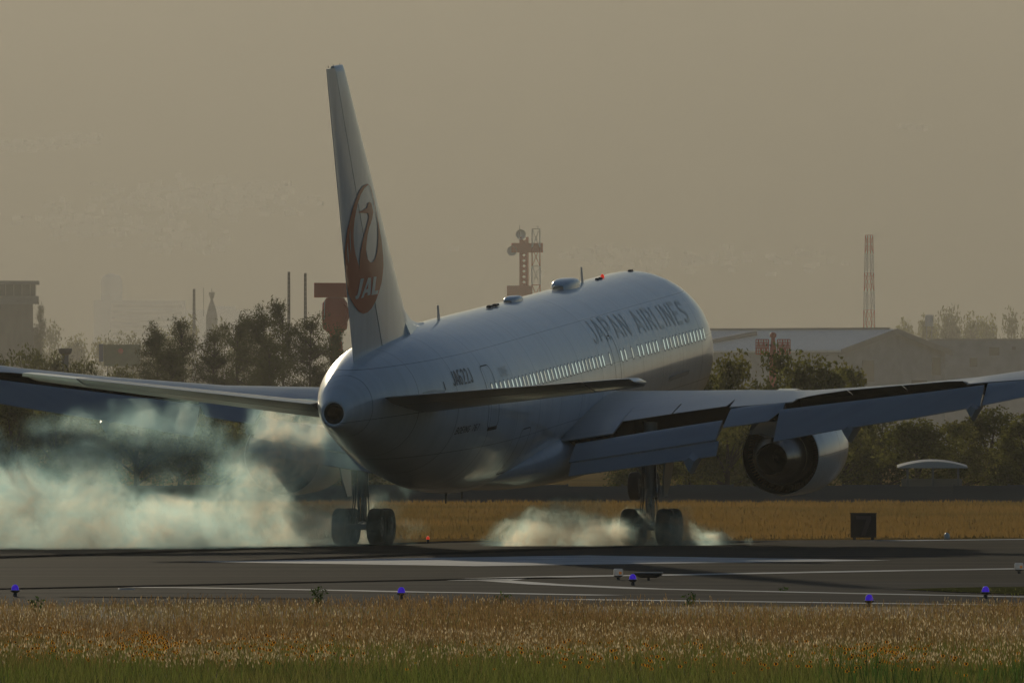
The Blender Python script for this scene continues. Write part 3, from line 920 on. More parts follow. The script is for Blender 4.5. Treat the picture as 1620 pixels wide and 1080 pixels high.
# painted marks -- the aiming point block lies along the runway heading
hd = Vector((math.sin(PSI), math.cos(PSI))); rt = Vector((math.cos(PSI), -math.sin(PSI)))
def strip(name, p, q, w, z, m_=M['paint']):
    """band of width w between ground points p and q"""
    d = Vector((q[0] - p[0], q[1] - p[1])).normalized(); nn = Vector((-d.y, d.x)) * w / 2
    return sheet(name, [(p[0] + nn.x, p[1] + nn.y), (p[0] - nn.x, p[1] - nn.y), (q[0] - nn.x, q[1] - nn.y), (q[0] + nn.x, q[1] + nn.y)], z, m_)
a0 = Vector(gpt(300, 888.5)); a1 = Vector(gpt(752, 895.5)); a2 = Vector(gpt(1410, 886.5)); a3 = Vector(gpt(930, 878.5))
sheet('aiming_point_marking', [a0, a1, a2, a3], 0.012, M['paint'])
def polyline(name, px, w, z, m_=M['paint']):
    pts = [Vector(gpt(*p)) for p in px]
    mb_ = MB(); vv = []
    for i, p in enumerate(pts):
        d = (pts[min(i + 1, len(pts) - 1)] - pts[max(i - 1, 0)]).normalized()
        nn = Vector((-d.y, d.x)) * w / 2
        vv += [(p.x + nn.x, p.y + nn.y, z), (p.x - nn.x, p.y - nn.y, z)]
    mb_.add(vv, [(2 * i, 2 * i + 1, 2 * i + 3, 2 * i + 2) for i in range(len(pts) - 1)])
    o = mb_.build(name, m_); o['kind'] = 'structure'
    return o
polyline('taxi_line', [(757, 918.6), (786, 915.4), (864, 913), (967, 911), (1048, 910), (1180, 907.5), (1402, 903.3), (1605, 900), (1800, 897)], 1.5, 0.016)
polyline('taxi_line', [(757, 918.6), (776, 918.2), (864, 924.6), (1019, 931.5), (1180, 935.2), (1416, 940.5), (1800, 948)], .8, 0.016)
polyline('edge_line', [(215, 929.3), (300, 930), (540, 934.2), (647, 936.6), (780, 938.6), (960, 942)], 0.9, 0.016)
polyline('edge_line', [(900, 948.5), (1180, 952), (1620, 958)], 1.0, 0.016)
polyline('edge_line', [(1390, 855.5), (1500, 854.2), (1620, 853), (1800, 851)], 1.6, 0.012)
polyline('pavement_joint', [(-200, 936), (0, 932.2), (270, 926.5), (480, 922), (780, 915.8), (900, 913.5)], 1.3, 0.016, M['rubber'])
polyline('pavement_joint', [(105, 944.6), (220, 945.4), (330, 947), (500, 948)], 0.9, 0.016, M['rubber'])
# rubber laid down by landing tyres, along the runway
for off in (-4.7, 4.7):
    p = Vector((-0.21, 420.0)) + rt * off - hd * 62
    q = Vector((-0.21, 420.0)) + rt * off + hd * 18
    strip('rubber_streak', p, q, 1.7, 0.009, M['rubber'])
# strip of grass at the right between the taxiways
M['greengrass'] = ramp_ground('green_grass_ground', (0.16, 0.15, 0.045), (0.22, 0.19, 0.06), (0.11, 0.11, 0.035), (0.2, 0.2, 1), (0.8, 0.5, 1))
isl = [gpt(1425, 933.5), gpt(1500, 937), gpt(1620, 941.5), gpt(1760, 946), gpt(1760, 929), gpt(1600, 929.5), gpt(1500, 931)]
sheet('grass_verge', isl, 0.03, M['greengrass'])

# ------------------------------------------------------------------ mountains far behind, a town on their slope
M['mountain'] = ramp_ground('forested_slope', (0.035, 0.045, 0.022), (0.05, 0.055, 0.03), (0.028, 0.035, 0.02), (0.004, 0.004, 0.004), (0.001, 0.001, 0.002))
MY0, MY1 = 14500.0, 18000.0
def mtn_z(x, y):
    u = min(1, max(0, (y - MY0) / (MY1 - MY0)))
    return (690 * u ** 1.2) * (1 + .07 * math.sin(x / 700.0 + 1) + .04 * math.sin(x / 230.0 + y / 400.0)) + 8 * math.sin(x / 90.0) * u + .5
mb = MB(); nx_, ny_ = 90, 40
vv = []
for j in range(ny_ + 1):
    for i in range(nx_ + 1):
        x = -5200 + 10400 * i / nx_; y = MY0 + (MY1 - MY0) * j / ny_
        vv.append((x, y, mtn_z(x, y)))
mb.add(vv, [(j * (nx_ + 1) + i, j * (nx_ + 1) + i + 1, (j + 1) * (nx_ + 1) + i + 1, (j + 1) * (nx_ + 1) + i) for j in range(ny_) for i in range(nx_)])
o = mb.build('mountain', M['mountain'], None, 60); o['kind'] = 'structure'
M['town'] = mat('pale_town_walls', (0.15, 0.147, 0.135), 0.7)
mb = MB()
for (cx, cy, sx_, sy_, n_) in ((40, 235, 60, 8, 60), (130, 222, 40, 5, 26), (300, 318, 190, 26, 190), (420, 300, 40, 8, 40), (150, 360, 150, 25, 90), (300, 385, 90, 25, 60), (1100, 415, 250, 18, 70), (1440, 205, 30, 4, 20), (980, 405, 60, 10, 30)):
    for k in range(n_):
        px = random.gauss(cx, sx_ / 2); py = random.gauss(cy, sy_ / 2)
        # walk the sight line to the slope
        for y in np.arange(MY0 + 30, MY1, 12.0):
            if wz(py, y) <= mtn_z(wx(px, y), y):
                break
        w_ = random.uniform(6, 14); h_ = random.uniform(4, 8)
        mb.box((wx(px, y), y, mtn_z(wx(px, y), y) + h_ / 2 - 1.5), (w_, random.uniform(6, 12), h_), random.uniform(-.5, .5))
o = mb.build('hillside_town', M['town']); tag(o, 'faint pale houses of a hazy town spread over the far hillside', 'town', kind='stuff')

# ------------------------------------------------------------------ haze
hz = bpy.data.materials.new('haze_air'); hz.use_nodes = True
n = hz.node_tree.nodes; n.clear()
ho = n.new('ShaderNodeOutputMaterial'); hv = n.new('ShaderNodeVolumePrincipled')
hv.inputs['Color'].default_value = (0.98, 0.95, 0.88, 1)
hv.inputs['Density'].default_value = 5.0e-5
hv.inputs['Anisotropy'].default_value = 0.43
hz.node_tree.links.new(hv.outputs[0], ho.inputs['Volume'])
mb = MB(); mb.box((0, 9000, 409), (19000, 19200, 820))
o = mb.build('haze', hz); tag(o, 'thin warm evening haze filling the air over the airfield', 'haze', kind='stuff')
# ------------------------------------------------------------------ vegetation behind the airfield
M['bark'] = mat('bark', (0.07, 0.05, 0.035), 0.9, noise=(6, 6, 1.5))
M['leaf'] = [mat('leaf_green', (0.25, 0.24, 0.055), 0.7, noise=0.45, col2=(0.09, 0.095, 0.024), trans=0.7, spec=0.1, vary=0.4),
             mat('leaf_olive', (0.27, 0.25, 0.06), 0.7, noise=0.5, col2=(0.10, 0.10, 0.026), trans=0.7, spec=0.1, vary=0.4),
             mat('leaf_dark', (0.15, 0.15, 0.038), 0.7, noise=0.5, col2=(0.07, 0.075, 0.022), trans=0.7, spec=0.1, vary=0.4)]
M['needle'] = mat('pine_needles', (0.11, 0.11, 0.034), 0.7, noise=0.6, col2=(0.06, 0.065, 0.022), trans=0.45, spec=0.2)

def quads_mesh(name, P, U, V, mat_):
    """rhombus leaves at P with half axes U and V (numpy arrays)"""
    n = len(P)
    vv = np.empty((n, 4, 3)); vv[:, 0] = P - U; vv[:, 1] = P + V; vv[:, 2] = P + U; vv[:, 3] = P - V
    me = bpy.data.meshes.new(name)
    me.vertices.add(4 * n); me.vertices.foreach_set('co', vv.ravel())
    me.loops.add(4 * n); me.loops.foreach_set('vertex_index', np.arange(4 * n, dtype=np.int32))
    me.polygons.add(n); me.polygons.foreach_set('loop_start', np.arange(0, 4 * n, 4, dtype=np.int32))
    me.update(calc_edges=True)
    me.materials.append(mat_)
    return me
def rand_dirs(n):
    v = rng.normal(size=(n, 3)); return v / np.linalg.norm(v, axis=1)[:, None]
def leaf_frames(n, size, asp=.5):
    a = rand_dirs(n); b = np.cross(a, rand_dirs(n)); b /= np.linalg.norm(b, axis=1)[:, None]
    s = size * rng.uniform(.6, 1.3, n)[:, None]
    return a * s, b * s * asp

def broadleaf_meshes(k, nleaf=6000, fine=.020):
    """unit tree: height 1, spread about 1; trunk and crown meshes"""
    nc = 24
    ctr = []
    for i in range(nc):
        a = rng.uniform(0, 2 * math.pi); z = rng.uniform(.10, .84)
        rr_ = .36 * math.sin(math.pi * min(1, (z * .70 + .26))) ** .7 * rng.uniform(.35, 1.1)
        ctr.append((rr_ * math.cos(a), rr_ * math.sin(a), z, rng.uniform(.09, .19)))
    ctr.append((0, 0, .84, .15)); ctr.append((.05, -.08, .62, .22))
    P = []
    for (x, y, z, r) in ctr:
        m_ = int(nleaf * r / sum(c_[3] for c_ in ctr))
        d = rand_dirs(m_); q = r * rng.uniform(0, 1, m_)[:, None] ** .45
        q = q * (1 + .25 * np.sin(d[:, :1] * 7 + k) * np.sin(d[:, 2:] * 6))
        P.append(np.array([x, y, z]) + d * q * np.array([1.1, 1.1, .85]))
    P = np.concatenate(P)
    U, V = leaf_frames(len(P), fine)
    crown = quads_mesh('crown', P, U, V, M['leaf'][k % 3])
    mb_ = MB()
    mb_.tube([(0, 0, 0), (.01, .0, .15), (0, .01, .35), (.01, 0, .6)], [.035, .026, .02, .01], 8)
    for (x, y, z, r) in ctr[:9]:
        mb_.tube([(0, 0, z * .45), (x * .45, y * .45, z * .72), (x, y, z)], [.013, .009, .004], 5)
    return mb_.mesh('trunk', M['bark'], 60), crown
BL = [broadleaf_meshes(k) for k in range(6)]

def pine_meshes(k, nleaf=12000):
    P = []; mb_ = MB()
    lean = rng.uniform(-.03, .03)
    mb_.tube([(0, 0, 0), (lean, 0, .35), (lean * .5, .01, .7), (lean * 1.4, 0, .97)], [.017, .013, .009, .003], 7)
    for i in range(17):
        z = .10 + .86 * (i / 16.0) + rng.uniform(-.025, .025)
        ln0 = .30 * max(.12, 1 - ((z - .30) / .80) ** 2) if z > .30 else .27
        for j in range(5):
            if rng.uniform() < .22: continue
            a = rng.uniform(0, 2 * math.pi); ln = ln0 * rng.uniform(.35, 1.2)
            dx_, dy_ = math.cos(a) * ln, math.sin(a) * ln
            rise = rng.uniform(.0, .10)
            mb_.tube([(lean, 0, z - .03), (lean + dx_ * .5, dy_ * .5, z + rise * .3), (lean + dx_, dy_, z + rise)], [.005, .003, .0015], 4)
            for t in (.3, .45, .6, .75, .9, 1.05):
                m_ = int(nleaf / 400 * rng.uniform(.5, 1.5))
                c_ = np.array([lean + dx_ * t + rng.normal(0, .012), dy_ * t + rng.normal(0, .012), z + rise * t + rng.normal(0, .012)])
                d = rng.normal(size=(m_, 3)) * np.array([.030, .030, .017])
                P.append(c_ + d)
    P = np.concatenate(P)
    U, V = leaf_frames(len(P), .015, .25)
    U[:, 2] = np.abs(U[:, 2])
    return mb_.mesh('trunk', M['bark'], 60), quads_mesh('crown', P, U, V, M['needle'])
PN = [pine_meshes(k) for k in range(4)]

def plant_tree(name, ms, px, top, wpx, d, label, cat, group):
    """tree of mesh pair ms at distance d, its top seen at image row `top` for a width of wpx px"""
    h = wz(top, d); w = wpx * d / FPX
    if 'top' not in ms[1]:
        zz_ = np.empty(len(ms[1].vertices) * 3); ms[1].vertices.foreach_get('co', zz_); ms[1]['top'] = float(np.percentile(zz_[2::3], 99.7))
    t_ = empty(name, (wx(px, d), d, 0), random.uniform(0, 6.28), label, cat, group)
    t_.scale = (w, w, h / ms[1]['top'])
    for nm, me in (('trunk', ms[0]), ('crown', ms[1])):
        o_ = bpy.data.objects.new(nm, me); C.objects.link(o_); o_.parent = t_
    return t_
ORD = ['first', 'second', 'third', 'fourth', 'fifth', 'sixth', 'seventh', 'eighth', 'ninth', 'tenth', 'eleventh', 'twelfth', 'thirteenth', 'fourteenth', 'fifteenth', 'sixteenth', 'seventeenth', 'eighteenth']

right_trees = [(1118, 578, 150, 830), (1168, 560, 160, 845), (1228, 554, 180, 860), (1288, 562, 170, 835), (1338, 580, 130, 850)]
for i, (px, tp, w_, d) in enumerate(right_trees):
    plant_tree('broadleaf_tree', BL[i % 6], px, tp, w_, d, 'bushy green tree between the nose and the gabled building, %s from the left' % ORD[i], 'tree', 'trees between the nose and the gabled building')
shrubs = [(1020, 690, 130, 780), (1085, 665, 150, 800), (1150, 640, 140, 790), (1215, 640, 140, 800), (1275, 655, 140, 775), (1335, 672, 140, 790), (1392, 650, 140, 800), (1450, 662, 150, 770), (1512, 668, 140, 780), (1568, 646, 150, 800), (1625, 655, 140, 775), (1690, 640, 140, 790)]
for i, (px, tp, w_, d) in enumerate(shrubs):
    plant_tree('broadleaf_tree', BL[(i + 2) % 6], px, tp, w_ * 1.15, d, 'rounded olive shrub-like tree under the right wing, %s from the landing gear' % ORD[i], 'tree', 'low trees under the right wing')
left_low = [(-50, 625, 150, 800), (20, 622, 150, 790), (90, 640, 140, 780), (150, 632, 140, 810), (215, 628, 150, 790), (285, 622, 150, 800), (355, 635, 150, 785), (425, 640, 150, 800), (490, 648, 140, 790), (560, 660, 140, 780)]
for i, (px, tp, w_, d) in enumerate(left_low):
    plant_tree('broadleaf_tree', BL[(i * 2 + 1) % 6], px, tp, w_ * 1.15, d, 'dim green tree behind the smoke under the left wing, %s from the left' % ORD[i], 'tree', 'low trees under the left wing')
dark_left = [(-20, 560, 120, 1536), (40, 553, 110, 1552), (88, 560, 90, 1520), (140, 570, 90, 1536), (190, 582, 90, 1552)]
for i, (px, tp, w_, d) in enumerate(dark_left):
    plant_tree('broadleaf_tree', BL[2 if i % 2 else 5], px, tp, w_ * 1.25, d, 'dark low tree just above the left wing, %s from the left edge' % ORD[i], 'tree', 'dark trees above the left wing')
pines = [(250, 514, 66, 1488), (292, 506, 70, 1520), (338, 520, 66, 1504), (375, 500, 72, 1536), (412, 488, 76, 1488), (452, 477, 80, 1520), (492, 500, 76, 1504), (525, 520, 60, 1536), (270, 545, 70, 1440), (432, 540, 76, 1440)]
for i, (px, tp, w_, d) in enumerate(pines):
    plant_tree('pine_tree', PN[i % 4], px, tp, w_ * 2.3, d, 'dark ragged pine left of the fin, %s from the left in its clump' % ORD[sorted(p[0] for p in pines).index(px)], 'tree', 'pines left of the fin')
far_l = [(52, 528, 60, 5670), (85, 516, 70, 5940), (118, 533, 70, 5805), (158, 540, 80, 6075), (205, 530, 90, 5940), (250, 525, 80, 5805), (300, 505, 90, 6075), (350, 512, 80, 5940), (400, 508, 80, 6075)]
for i, (px, tp, w_, d) in enumerate(far_l):
    plant_tree('broadleaf_tree', BL[(i + 1) % 6], px, tp, w_ * 1.3, d, 'hazy grey-green tree of the far row at left, %s from the left' % ORD[i], 'tree', 'hazy far trees at left')
far_r = [(1430, 510, 70, 5940), (1462, 505, 60, 5805), (1497, 489, 70, 6075), (1535, 500, 70, 5940), (1568, 504, 60, 5805), (1598, 496, 70, 5940), (1640, 492, 80, 6075)]
for i, (px, tp, w_, d) in enumerate(far_r):
    plant_tree('broadleaf_tree', BL[(i + 3) % 6], px, tp, w_ * 1.3, d, 'hazy grey-green tree behind the gabled building, %s from the left' % ORD[i], 'tree', 'hazy far trees behind the gabled building')
plant_tree('pine_tree', PN[1], 66, 482, 60, 4500, 'thin hazy pine leaning from the dark overhanging building', 'tree', None)
for k_ in ('group',):
    pass

# ------------------------------------------------------------------ buildings and masts
M['concrete'] = mat('grey_concrete', (0.30, 0.29, 0.27), 0.85, noise=(.3, .3, .6), col2=(0.23, 0.22, 0.20))
M['brownwall'] = mat('brown_cladding', (0.20, 0.17, 0.14), 0.8, noise=(.5, .5, .2))
M['glass'] = mat('dark_glazing', (0.05, 0.055, 0.06), 0.15)
M['roofpale'] = mat('pale_metal_roof', (0.86, 0.82, 0.75), 0.45, noise=(.6, .6, .6), col2=(0.78, 0.74, 0.67))
M['greywall'] = mat('grey_wall', (0.29, 0.31, 0.34), 0.85, noise=.3)
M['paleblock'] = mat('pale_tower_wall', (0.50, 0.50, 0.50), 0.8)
M['orange'] = mat('aviation_red_paint', (0.60, 0.07, 0.03), 0.5)
M['mastwhite'] = mat('mast_white_paint', (0.70, 0.68, 0.64), 0.4)
M['greysteel'] = mat('grey_steel', (0.16, 0.16, 0.16), 0.6)
M['wall'] = mat('perimeter_wall_concrete', (0.13, 0.13, 0.13), 0.9, noise=(.05, .05, .8), col2=(0.10, 0.10, 0.10))

# perimeter wall beyond the grass: panels between posts
pw = empty('perimeter_wall', (0, 722, 0), 0, 'long low dark grey perimeter wall beyond the brown grass', 'wall')
for i in range(28):
    x0 = -42 + i * 3.0
    m2 = MB(); m2.box((x0 + 1.5, 0, .44 + .02 * (i % 3)), (2.94, .16, .88 + .04 * (i % 3))); m2.build('wall_panel', M['wall'], pw)
    m2 = MB(); m2.box((x0, 0, .50), (.12, .24, 1.0)); m2.build('post', M['wall'], pw)

# gabled hangar at right
def gabled():
    d = 4000.0; be = R(35)
    ax = Vector((-math.cos(be), math.sin(be), 0)); wd = Vector((-math.sin(be), -math.cos(be), 0))   # ridge direction, towards the camera-side eave
    apex = Vector((wx(1412, d), d, 0))
    W2 = 87 * d / FPX / math.sin(be); kk = d / 1500.0; Lr = 42.0 * kk
    zr, ze = wz(524, d), wz(556, d)
    g = empty('gabled_building', apex, 0, 'grey gabled building with a pale metal roof behind the trees at right', 'building')
    def P3(a, b, z): v = ax * a + wd * b; return (v.x, v.y, z)
    m2 = MB()
    m2.add([P3(0, W2, 0), P3(0, -W2, 0), P3(0, -W2, ze), P3(0, 0, zr - .15), P3(0, W2, ze), P3(Lr, W2, 0), P3(Lr, -W2, 0), P3(Lr, -W2, ze), P3(Lr, 0, zr - .15), P3(Lr, W2, ze)],
           [(0, 1, 2, 3, 4), (5, 9, 8, 7, 6), (0, 4, 9, 5), (1, 6, 7, 2), (2, 7, 8, 3), (3, 8, 9, 4)])
    m2.build('wall', M['greywall'], g)
    for sg, nm in ((1, 'roof'), (-1, 'roof')):
        m2 = MB(); ov = .6 * kk
        sl = (zr - ze) / W2
        a = [P3(-ov, 0, zr), P3(Lr, 0, zr), P3(Lr, sg * (W2 + ov), ze - ov * sl), P3(-ov, sg * (W2 + ov), ze - ov * sl)]
        m2.add(a + [(p[0], p[1], p[2] + .25 * kk) for p in a], [(0, 1, 2, 3), (4, 7, 6, 5), (0, 4, 5, 1), (1, 5, 6, 2), (2, 6, 7, 3), (3, 7, 4, 0)])
        rf = m2.build(nm, M['roofpale'], g)
        m2 = MB()        # dark verge board along the gable
        a = [P3(-ov - .05, 0, zr + .32 * kk), P3(-ov - .05, sg * (W2 + ov), ze - ov * sl + .32 * kk), P3(-ov - .05, sg * (W2 + ov), ze - ov * sl - .3 * kk), P3(-ov - .05, 0, zr - .3 * kk)]
        m2.add(a + [(p[0] - ax.x * .12, p[1] - ax.y * .12, p[2]) for p in a], [(0, 1, 2, 3), (4, 7, 6, 5), (0, 4, 5, 1), (1, 5, 6, 2), (2, 6, 7, 3), (3, 7, 4, 0)])
        m2.build('verge_board', M['greysteel'], rf)
    m2 = MB(); m2.box((ax.x * Lr / 2, ax.y * Lr / 2, zr + .3 * kk), (Lr * .98, .35 * kk, .3 * kk), math.atan2(ax.y, ax.x)); m2.build('ridge_cap', M['greysteel'], g)
    # dark stair rail climbing the roof slope
    m2 = MB(); sl = (zr - ze) / W2
    m2.tube([P3(16.5 * kk, 3 * kk, zr - 3 * kk * sl + .5 * kk), P3(21.5 * kk, W2 - kk, ze + .6 * kk)], .28 * kk, 6); m2.build('roof_ladder', M['greysteel'], g)
    for b, z0, z1, hw in ((-5.5 * kk, ze - 5.5 * kk, ze - 3.2 * kk, 1.6 * kk), (-9.0 * kk, ze - 2.6 * kk, ze - .6 * kk, .9 * kk), (5.0 * kk, ze - 3.4 * kk, ze - 1.0 * kk, 1.2 * kk)):
        m2 = MB(); a = [P3(-.08, b - hw, z0), P3(-.08, b + hw, z0), P3(-.08, b + hw, z1), P3(-.08, b - hw, z1)]
        m2.add(a + [(p[0] + ax.x * .06, p[1] + ax.y * .06, p[2]) for p in a], [(0, 1, 2, 3), (4, 7, 6, 5), (0, 4, 5, 1), (1, 5, 6, 2), (2, 6, 7, 3), (3, 7, 4, 0)])
        m2.build('window', M['glass'], g)
gabled()
d = 4150.0
g = empty('flat_building', (wx(1575, d), d, 0), 0, 'plain grey flat-roofed building at the right edge', 'building')
hh = wz(538, d)
m2 = MB(); m2.box((-12 * d / FPX, 4, hh / 2), (190 * d / FPX, 8, hh)); m2.build('wall', M['greywall'], g)
m2 = MB(); m2.box((-12 * d / FPX, 4, hh + .2), (193 * d / FPX, 8.4, .5)); m2.build('roof', M['concrete'], g)
for px, py0, py1, w_ in ((1573, 549, 562, 16), (1604, 548, 553, 6), (1540, 566, 580, 12)):
    m2 = MB(); m2.box((wx(px, d) - wx(1575, d), -.05, (wz(py0, d) + wz(py1, d)) / 2), (w_ * d / FPX, .14, (py1 - py0) * d / FPX)); m2.build('window', M['glass'], g)

# dark overhanging building at the left edge
d = 4600.0
x0 = wx(12, d)
g = empty('overhanging_building', (x0, d, 0), 0, 'dark brown building with a wide overhanging top storey at the left edge', 'building')
def blk(nm, pa, pb, ya, yb, m_, dep=8.0, yo=0.0):
    m3 = MB(); m3.box(((wx(pa, d) + wx(pb, d)) / 2 - x0, dep / 2 + yo, (wz(ya, d) + wz(yb, d)) / 2), ((pb - pa) * d / FPX, dep, (yb - ya) * d / FPX)); return m3.build(nm, m_, g)
blk('roof', -60, 61, 444, 450, M['concrete'], 9.0, -.4)
blk('window_band', -56, 56, 450, 468, M['glass'], 7.6, .2)
blk('upper_storey', -58, 60, 468, 481, M['concrete'], 8.6, -.2)
blk('wall', -56, 51, 481, 700, M['brownwall'])
blk('plinth', -58, 60, 518, 700, M['brownwall'], 6, 2.2)
for k in range(-4, 4):
    blk('mullion', 8 + k * 13, 9.5 + k * 13, 450.2, 467.8, M['concrete'], .3, .05)
# pale tower block in the haze
d = 12500.0; x0 = wx(215, d)
g = empty('tower_block', (x0, d, 0), 0, 'pale tower block with a rounded head, almost lost in the haze at left', 'building')
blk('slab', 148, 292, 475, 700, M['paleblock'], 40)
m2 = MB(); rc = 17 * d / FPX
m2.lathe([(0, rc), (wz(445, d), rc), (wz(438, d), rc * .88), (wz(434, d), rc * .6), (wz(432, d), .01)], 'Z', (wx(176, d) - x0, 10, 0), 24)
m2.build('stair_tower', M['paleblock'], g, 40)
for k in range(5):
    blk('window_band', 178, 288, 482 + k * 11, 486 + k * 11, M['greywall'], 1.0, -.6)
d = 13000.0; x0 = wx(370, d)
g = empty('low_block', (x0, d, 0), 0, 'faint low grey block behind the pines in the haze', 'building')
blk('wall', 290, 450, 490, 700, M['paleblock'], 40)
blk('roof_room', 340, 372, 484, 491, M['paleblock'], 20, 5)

# red radar tower left of the fin
d = 1900.0; k_ = d / FPX; x0 = wx(528, d)
g = empty('radar_tower', (x0, d, 0), 0, 'dark red radar tower with a wide flat head left of the fin', 'tower')
m2 = MB(); m2.box((0, 0, wz(459, d)), (62 * k_, 1.4, 23 * k_)); m2.build('radar_head', M['orange'], g)
m2 = MB()
for i in range(9):
    m2.box((-28 * k_ + i * 7 * k_, -.75, wz(459, d)), (.05, .12, 21 * k_))
m2.build('head_ribs', M['orange'], g)
m2 = MB(); m2.lathe([(wz(540, d), .55), (wz(528, d), .8), (wz(520, d), 19 * k_), (wz(500, d), 21 * k_), (wz(480, d), 20 * k_), (wz(471, d), 14 * k_), (wz(470, d), .3)], 'Z', (2 * k_, 0, 0), 20); m2.build('drive_housing', M['orange'], g, 40)
m2 = MB(); m2.lathe([(0, 1.3), (wz(565, d), .95), (wz(540, d), .75)], 'Z', (5 * k_, 0, 0), 16); m2.build('column', M['orange'], g, 40)
m2 = MB(); m2.lathe([(0, 18 * k_), (.3, 17 * k_), (.5, 12 * k_), (.55, .01)], 'Y', (8 * k_, -1.6, wz(497, d)), 20); m2.build('reflector', M['orange'], g, 40)
m2 = MB(); m2.tube([(-14 * k_, -1.1, wz(474, d)), (-15 * k_, -1.3, wz(505, d))], .06, 6); m2.build('access_rail', M['mastwhite'], g)

def lattice(name, pxc, ybot, ytop, wb, wt, d, label, group=None, bands=6, thick=.11, cols=None, cat='mast'):
    k_ = d / FPX; z0, z1 = 0.0, wz(ytop, d)
    g = empty(name, (wx(pxc, d), d, 0), R(22), label, cat, group)
    zb = wz(ybot, d)
    n = max(4, int((z1 - zb) / ((wb + wt) * .5 * k_) * 0.55))
    def half(z): t = (z - z0) / (z1 - z0); return (wb + (wt - wb) * t) / 2 * k_
    per = max(1, n // bands)
    i = 0; b = 0
    zs = [zb + (z1 - zb) * j / n for j in range(n + 1)]
    m2 = MB()
    for c in ((-1, -1), (1, -1), (1, 1), (-1, 1)):
        m2.tube([(c[0] * half(z0), c[1] * half(z0), z0), (c[0] * half(zb), c[1] * half(zb), zb)], thick, 4)
    m2.build('leg_section', cols[1] if cols else M['mastwhite'], g)
    while i < n:
        j = min(n, i + per)
        m2 = MB()
        for c in ((-1, -1), (1, -1), (1, 1), (-1, 1)):
            m2.tube([(c[0] * half(zs[i]), c[1] * half(zs[i]), zs[i]), (c[0] * half(zs[j]), c[1] * half(zs[j]), zs[j])], thick, 4)
        for q in range(i, j):
            a, e = half(zs[q]), half(zs[q + 1])
            for (u, v) in (((-1, -1), (1, -1)), ((1, -1), (1, 1)), ((1, 1), (-1, 1)), ((-1, 1), (-1, -1))):
                m2.tube([(u[0] * a, u[1] * a, zs[q]), (v[0] * e, v[1] * e, zs[q + 1])], thick * .6, 4)
                m2.tube([(v[0] * a, v[1] * a, zs[q]), (u[0] * e, u[1] * e, zs[q + 1])], thick * .6, 4)
                m2.tube([(u[0] * e, u[1] * e, zs[q + 1]), (v[0] * e, v[1] * e, zs[q + 1])], thick * .6, 4)
        m2.build('lattice_section', (cols or (M['orange'], M['mastwhite']))[b % 2], g)
        i = j; b += 1
    return g
def aerial(g, d, x0, pts):
    for (px, y0, y1, r_) in pts:
        m3 = MB(); m3.tube([(wx(px, d) - x0, 0, wz(y0, d)), (wx(px, d) - x0, 0, wz(y1, d))], r_, 5); m3.build('aerial_rod', M['greysteel'], g)
lattice('lattice_mast', 1375, 520, 372, 20, 9, 4500.0, 'tall red and white lattice mast standing alone at right', bands=5, thick=.13)
# radio tower with dish behind the fuselage
d = 5000.0
g = lattice('radio_tower', 848, 480, 362, 16, 12, d, 'hazy red lattice radio tower with a platform and dish above the fuselage', bands=4, thick=.22, cat='tower')
g.rotation_euler = (0, 0, 0); k_ = d / FPX
m2 = MB()
for c in (-1, 1):
    m2.tube([(-19 * k_ + c * 5 * k_, 0, 0), (-19 * k_ + c * 5 * k_, 0, wz(375, d))], .55, 4)
for q in range(12):
    za, zb_ = wz(480 - q * 8.5, d), wz(471.5 - q * 8.5, d)
    m2.tube([(-24 * k_, 0, za), (-14 * k_, 0, zb_)], .32, 4); m2.tube([(-14 * k_, 0, za), (-24 * k_, 0, zb_)], .32, 4)
m2.build('side_frame', M['orange'], g)
m2 = MB(); m2.box((-14 * k_, 0, wz(392, d)), (50 * k_, 2, 15 * k_)); m2.build('platform', M['orange'], g)
m2 = MB(); m2.lathe([(0, 8 * k_), (.5, 7.5 * k_), (1.0, 4 * k_), (1.1, .01)], 'Y', (-38 * k_, -1.5, wz(397, d)), 20); m2.build('dish', M['mastwhite'], g, 40)
m2 = MB(); m2.lathe([(0, 8 * k_), (.5, 7 * k_), (1.0, 4 * k_), (1.1, .01)], 'Y', (-24 * k_, -1.0, wz(371, d)), 20); m2.build('dish', M['mastwhite'], g, 40)
m2 = MB(); m2.box((-26 * k_, 0, wz(462, d)), (40 * k_, 3, 20 * k_)); m2.build('equipment_room', M['orange'], g)
aerial(g, d, wx(848, d), [(822, 375, 356, .12), (851, 362, 357, .12)])
# red localizer-like antenna array in front of the pale roof
d = 2400.0; k_ = d / FPX; x0 = wx(1223, d)
g = empty('antenna_array', (x0, d, 0), 0, 'small dark red antenna array with two mesh panels in front of the pale roof', 'antenna')
m2 = MB(); m2.lathe([(0, 6 * k_), (wz(560, d), 6 * k_), (wz(536, d), 3 * k_), (wz(534, d), 3 * k_)], 'Z', (0, 0, 0), 12); m2.build('column', M['orange'], g, 40)
m2 = MB(); m2.lathe([(wz(535, d), .05), (wz(533, d), 5 * k_), (wz(529, d), 5.5 * k_), (wz(526, d), 3 * k_), (wz(525.5, d), .02)], 'Z', (0, 0, 0), 14); m2.build('radome', M['orange'], g, 40)
for sx_ in (-1, 1):
    m2 = MB()
    xa, xb = (sx_ * 7 * k_, sx_ * 27 * k_)
    za, zb_ = wz(560, d), wz(537, d)
    for i in range(6):
        x_ = xa + (xb - xa) * i / 5
        m2.tube([(x_, 0, za), (x_, 0, zb_)], .09, 4)
        z_ = za + (zb_ - za) * i / 5
        m2.tube([(xa, 0, z_), (xb, 0, z_)], .09, 4)
        if i < 5: m2.tube([(x_, 0, za if i % 2 else zb_), (xa + (xb - xa) * (i + 1) / 5, 0, zb_ if i % 2 else za)], .10, 4)
    m2.build('mesh_panel', M['orange'], g)
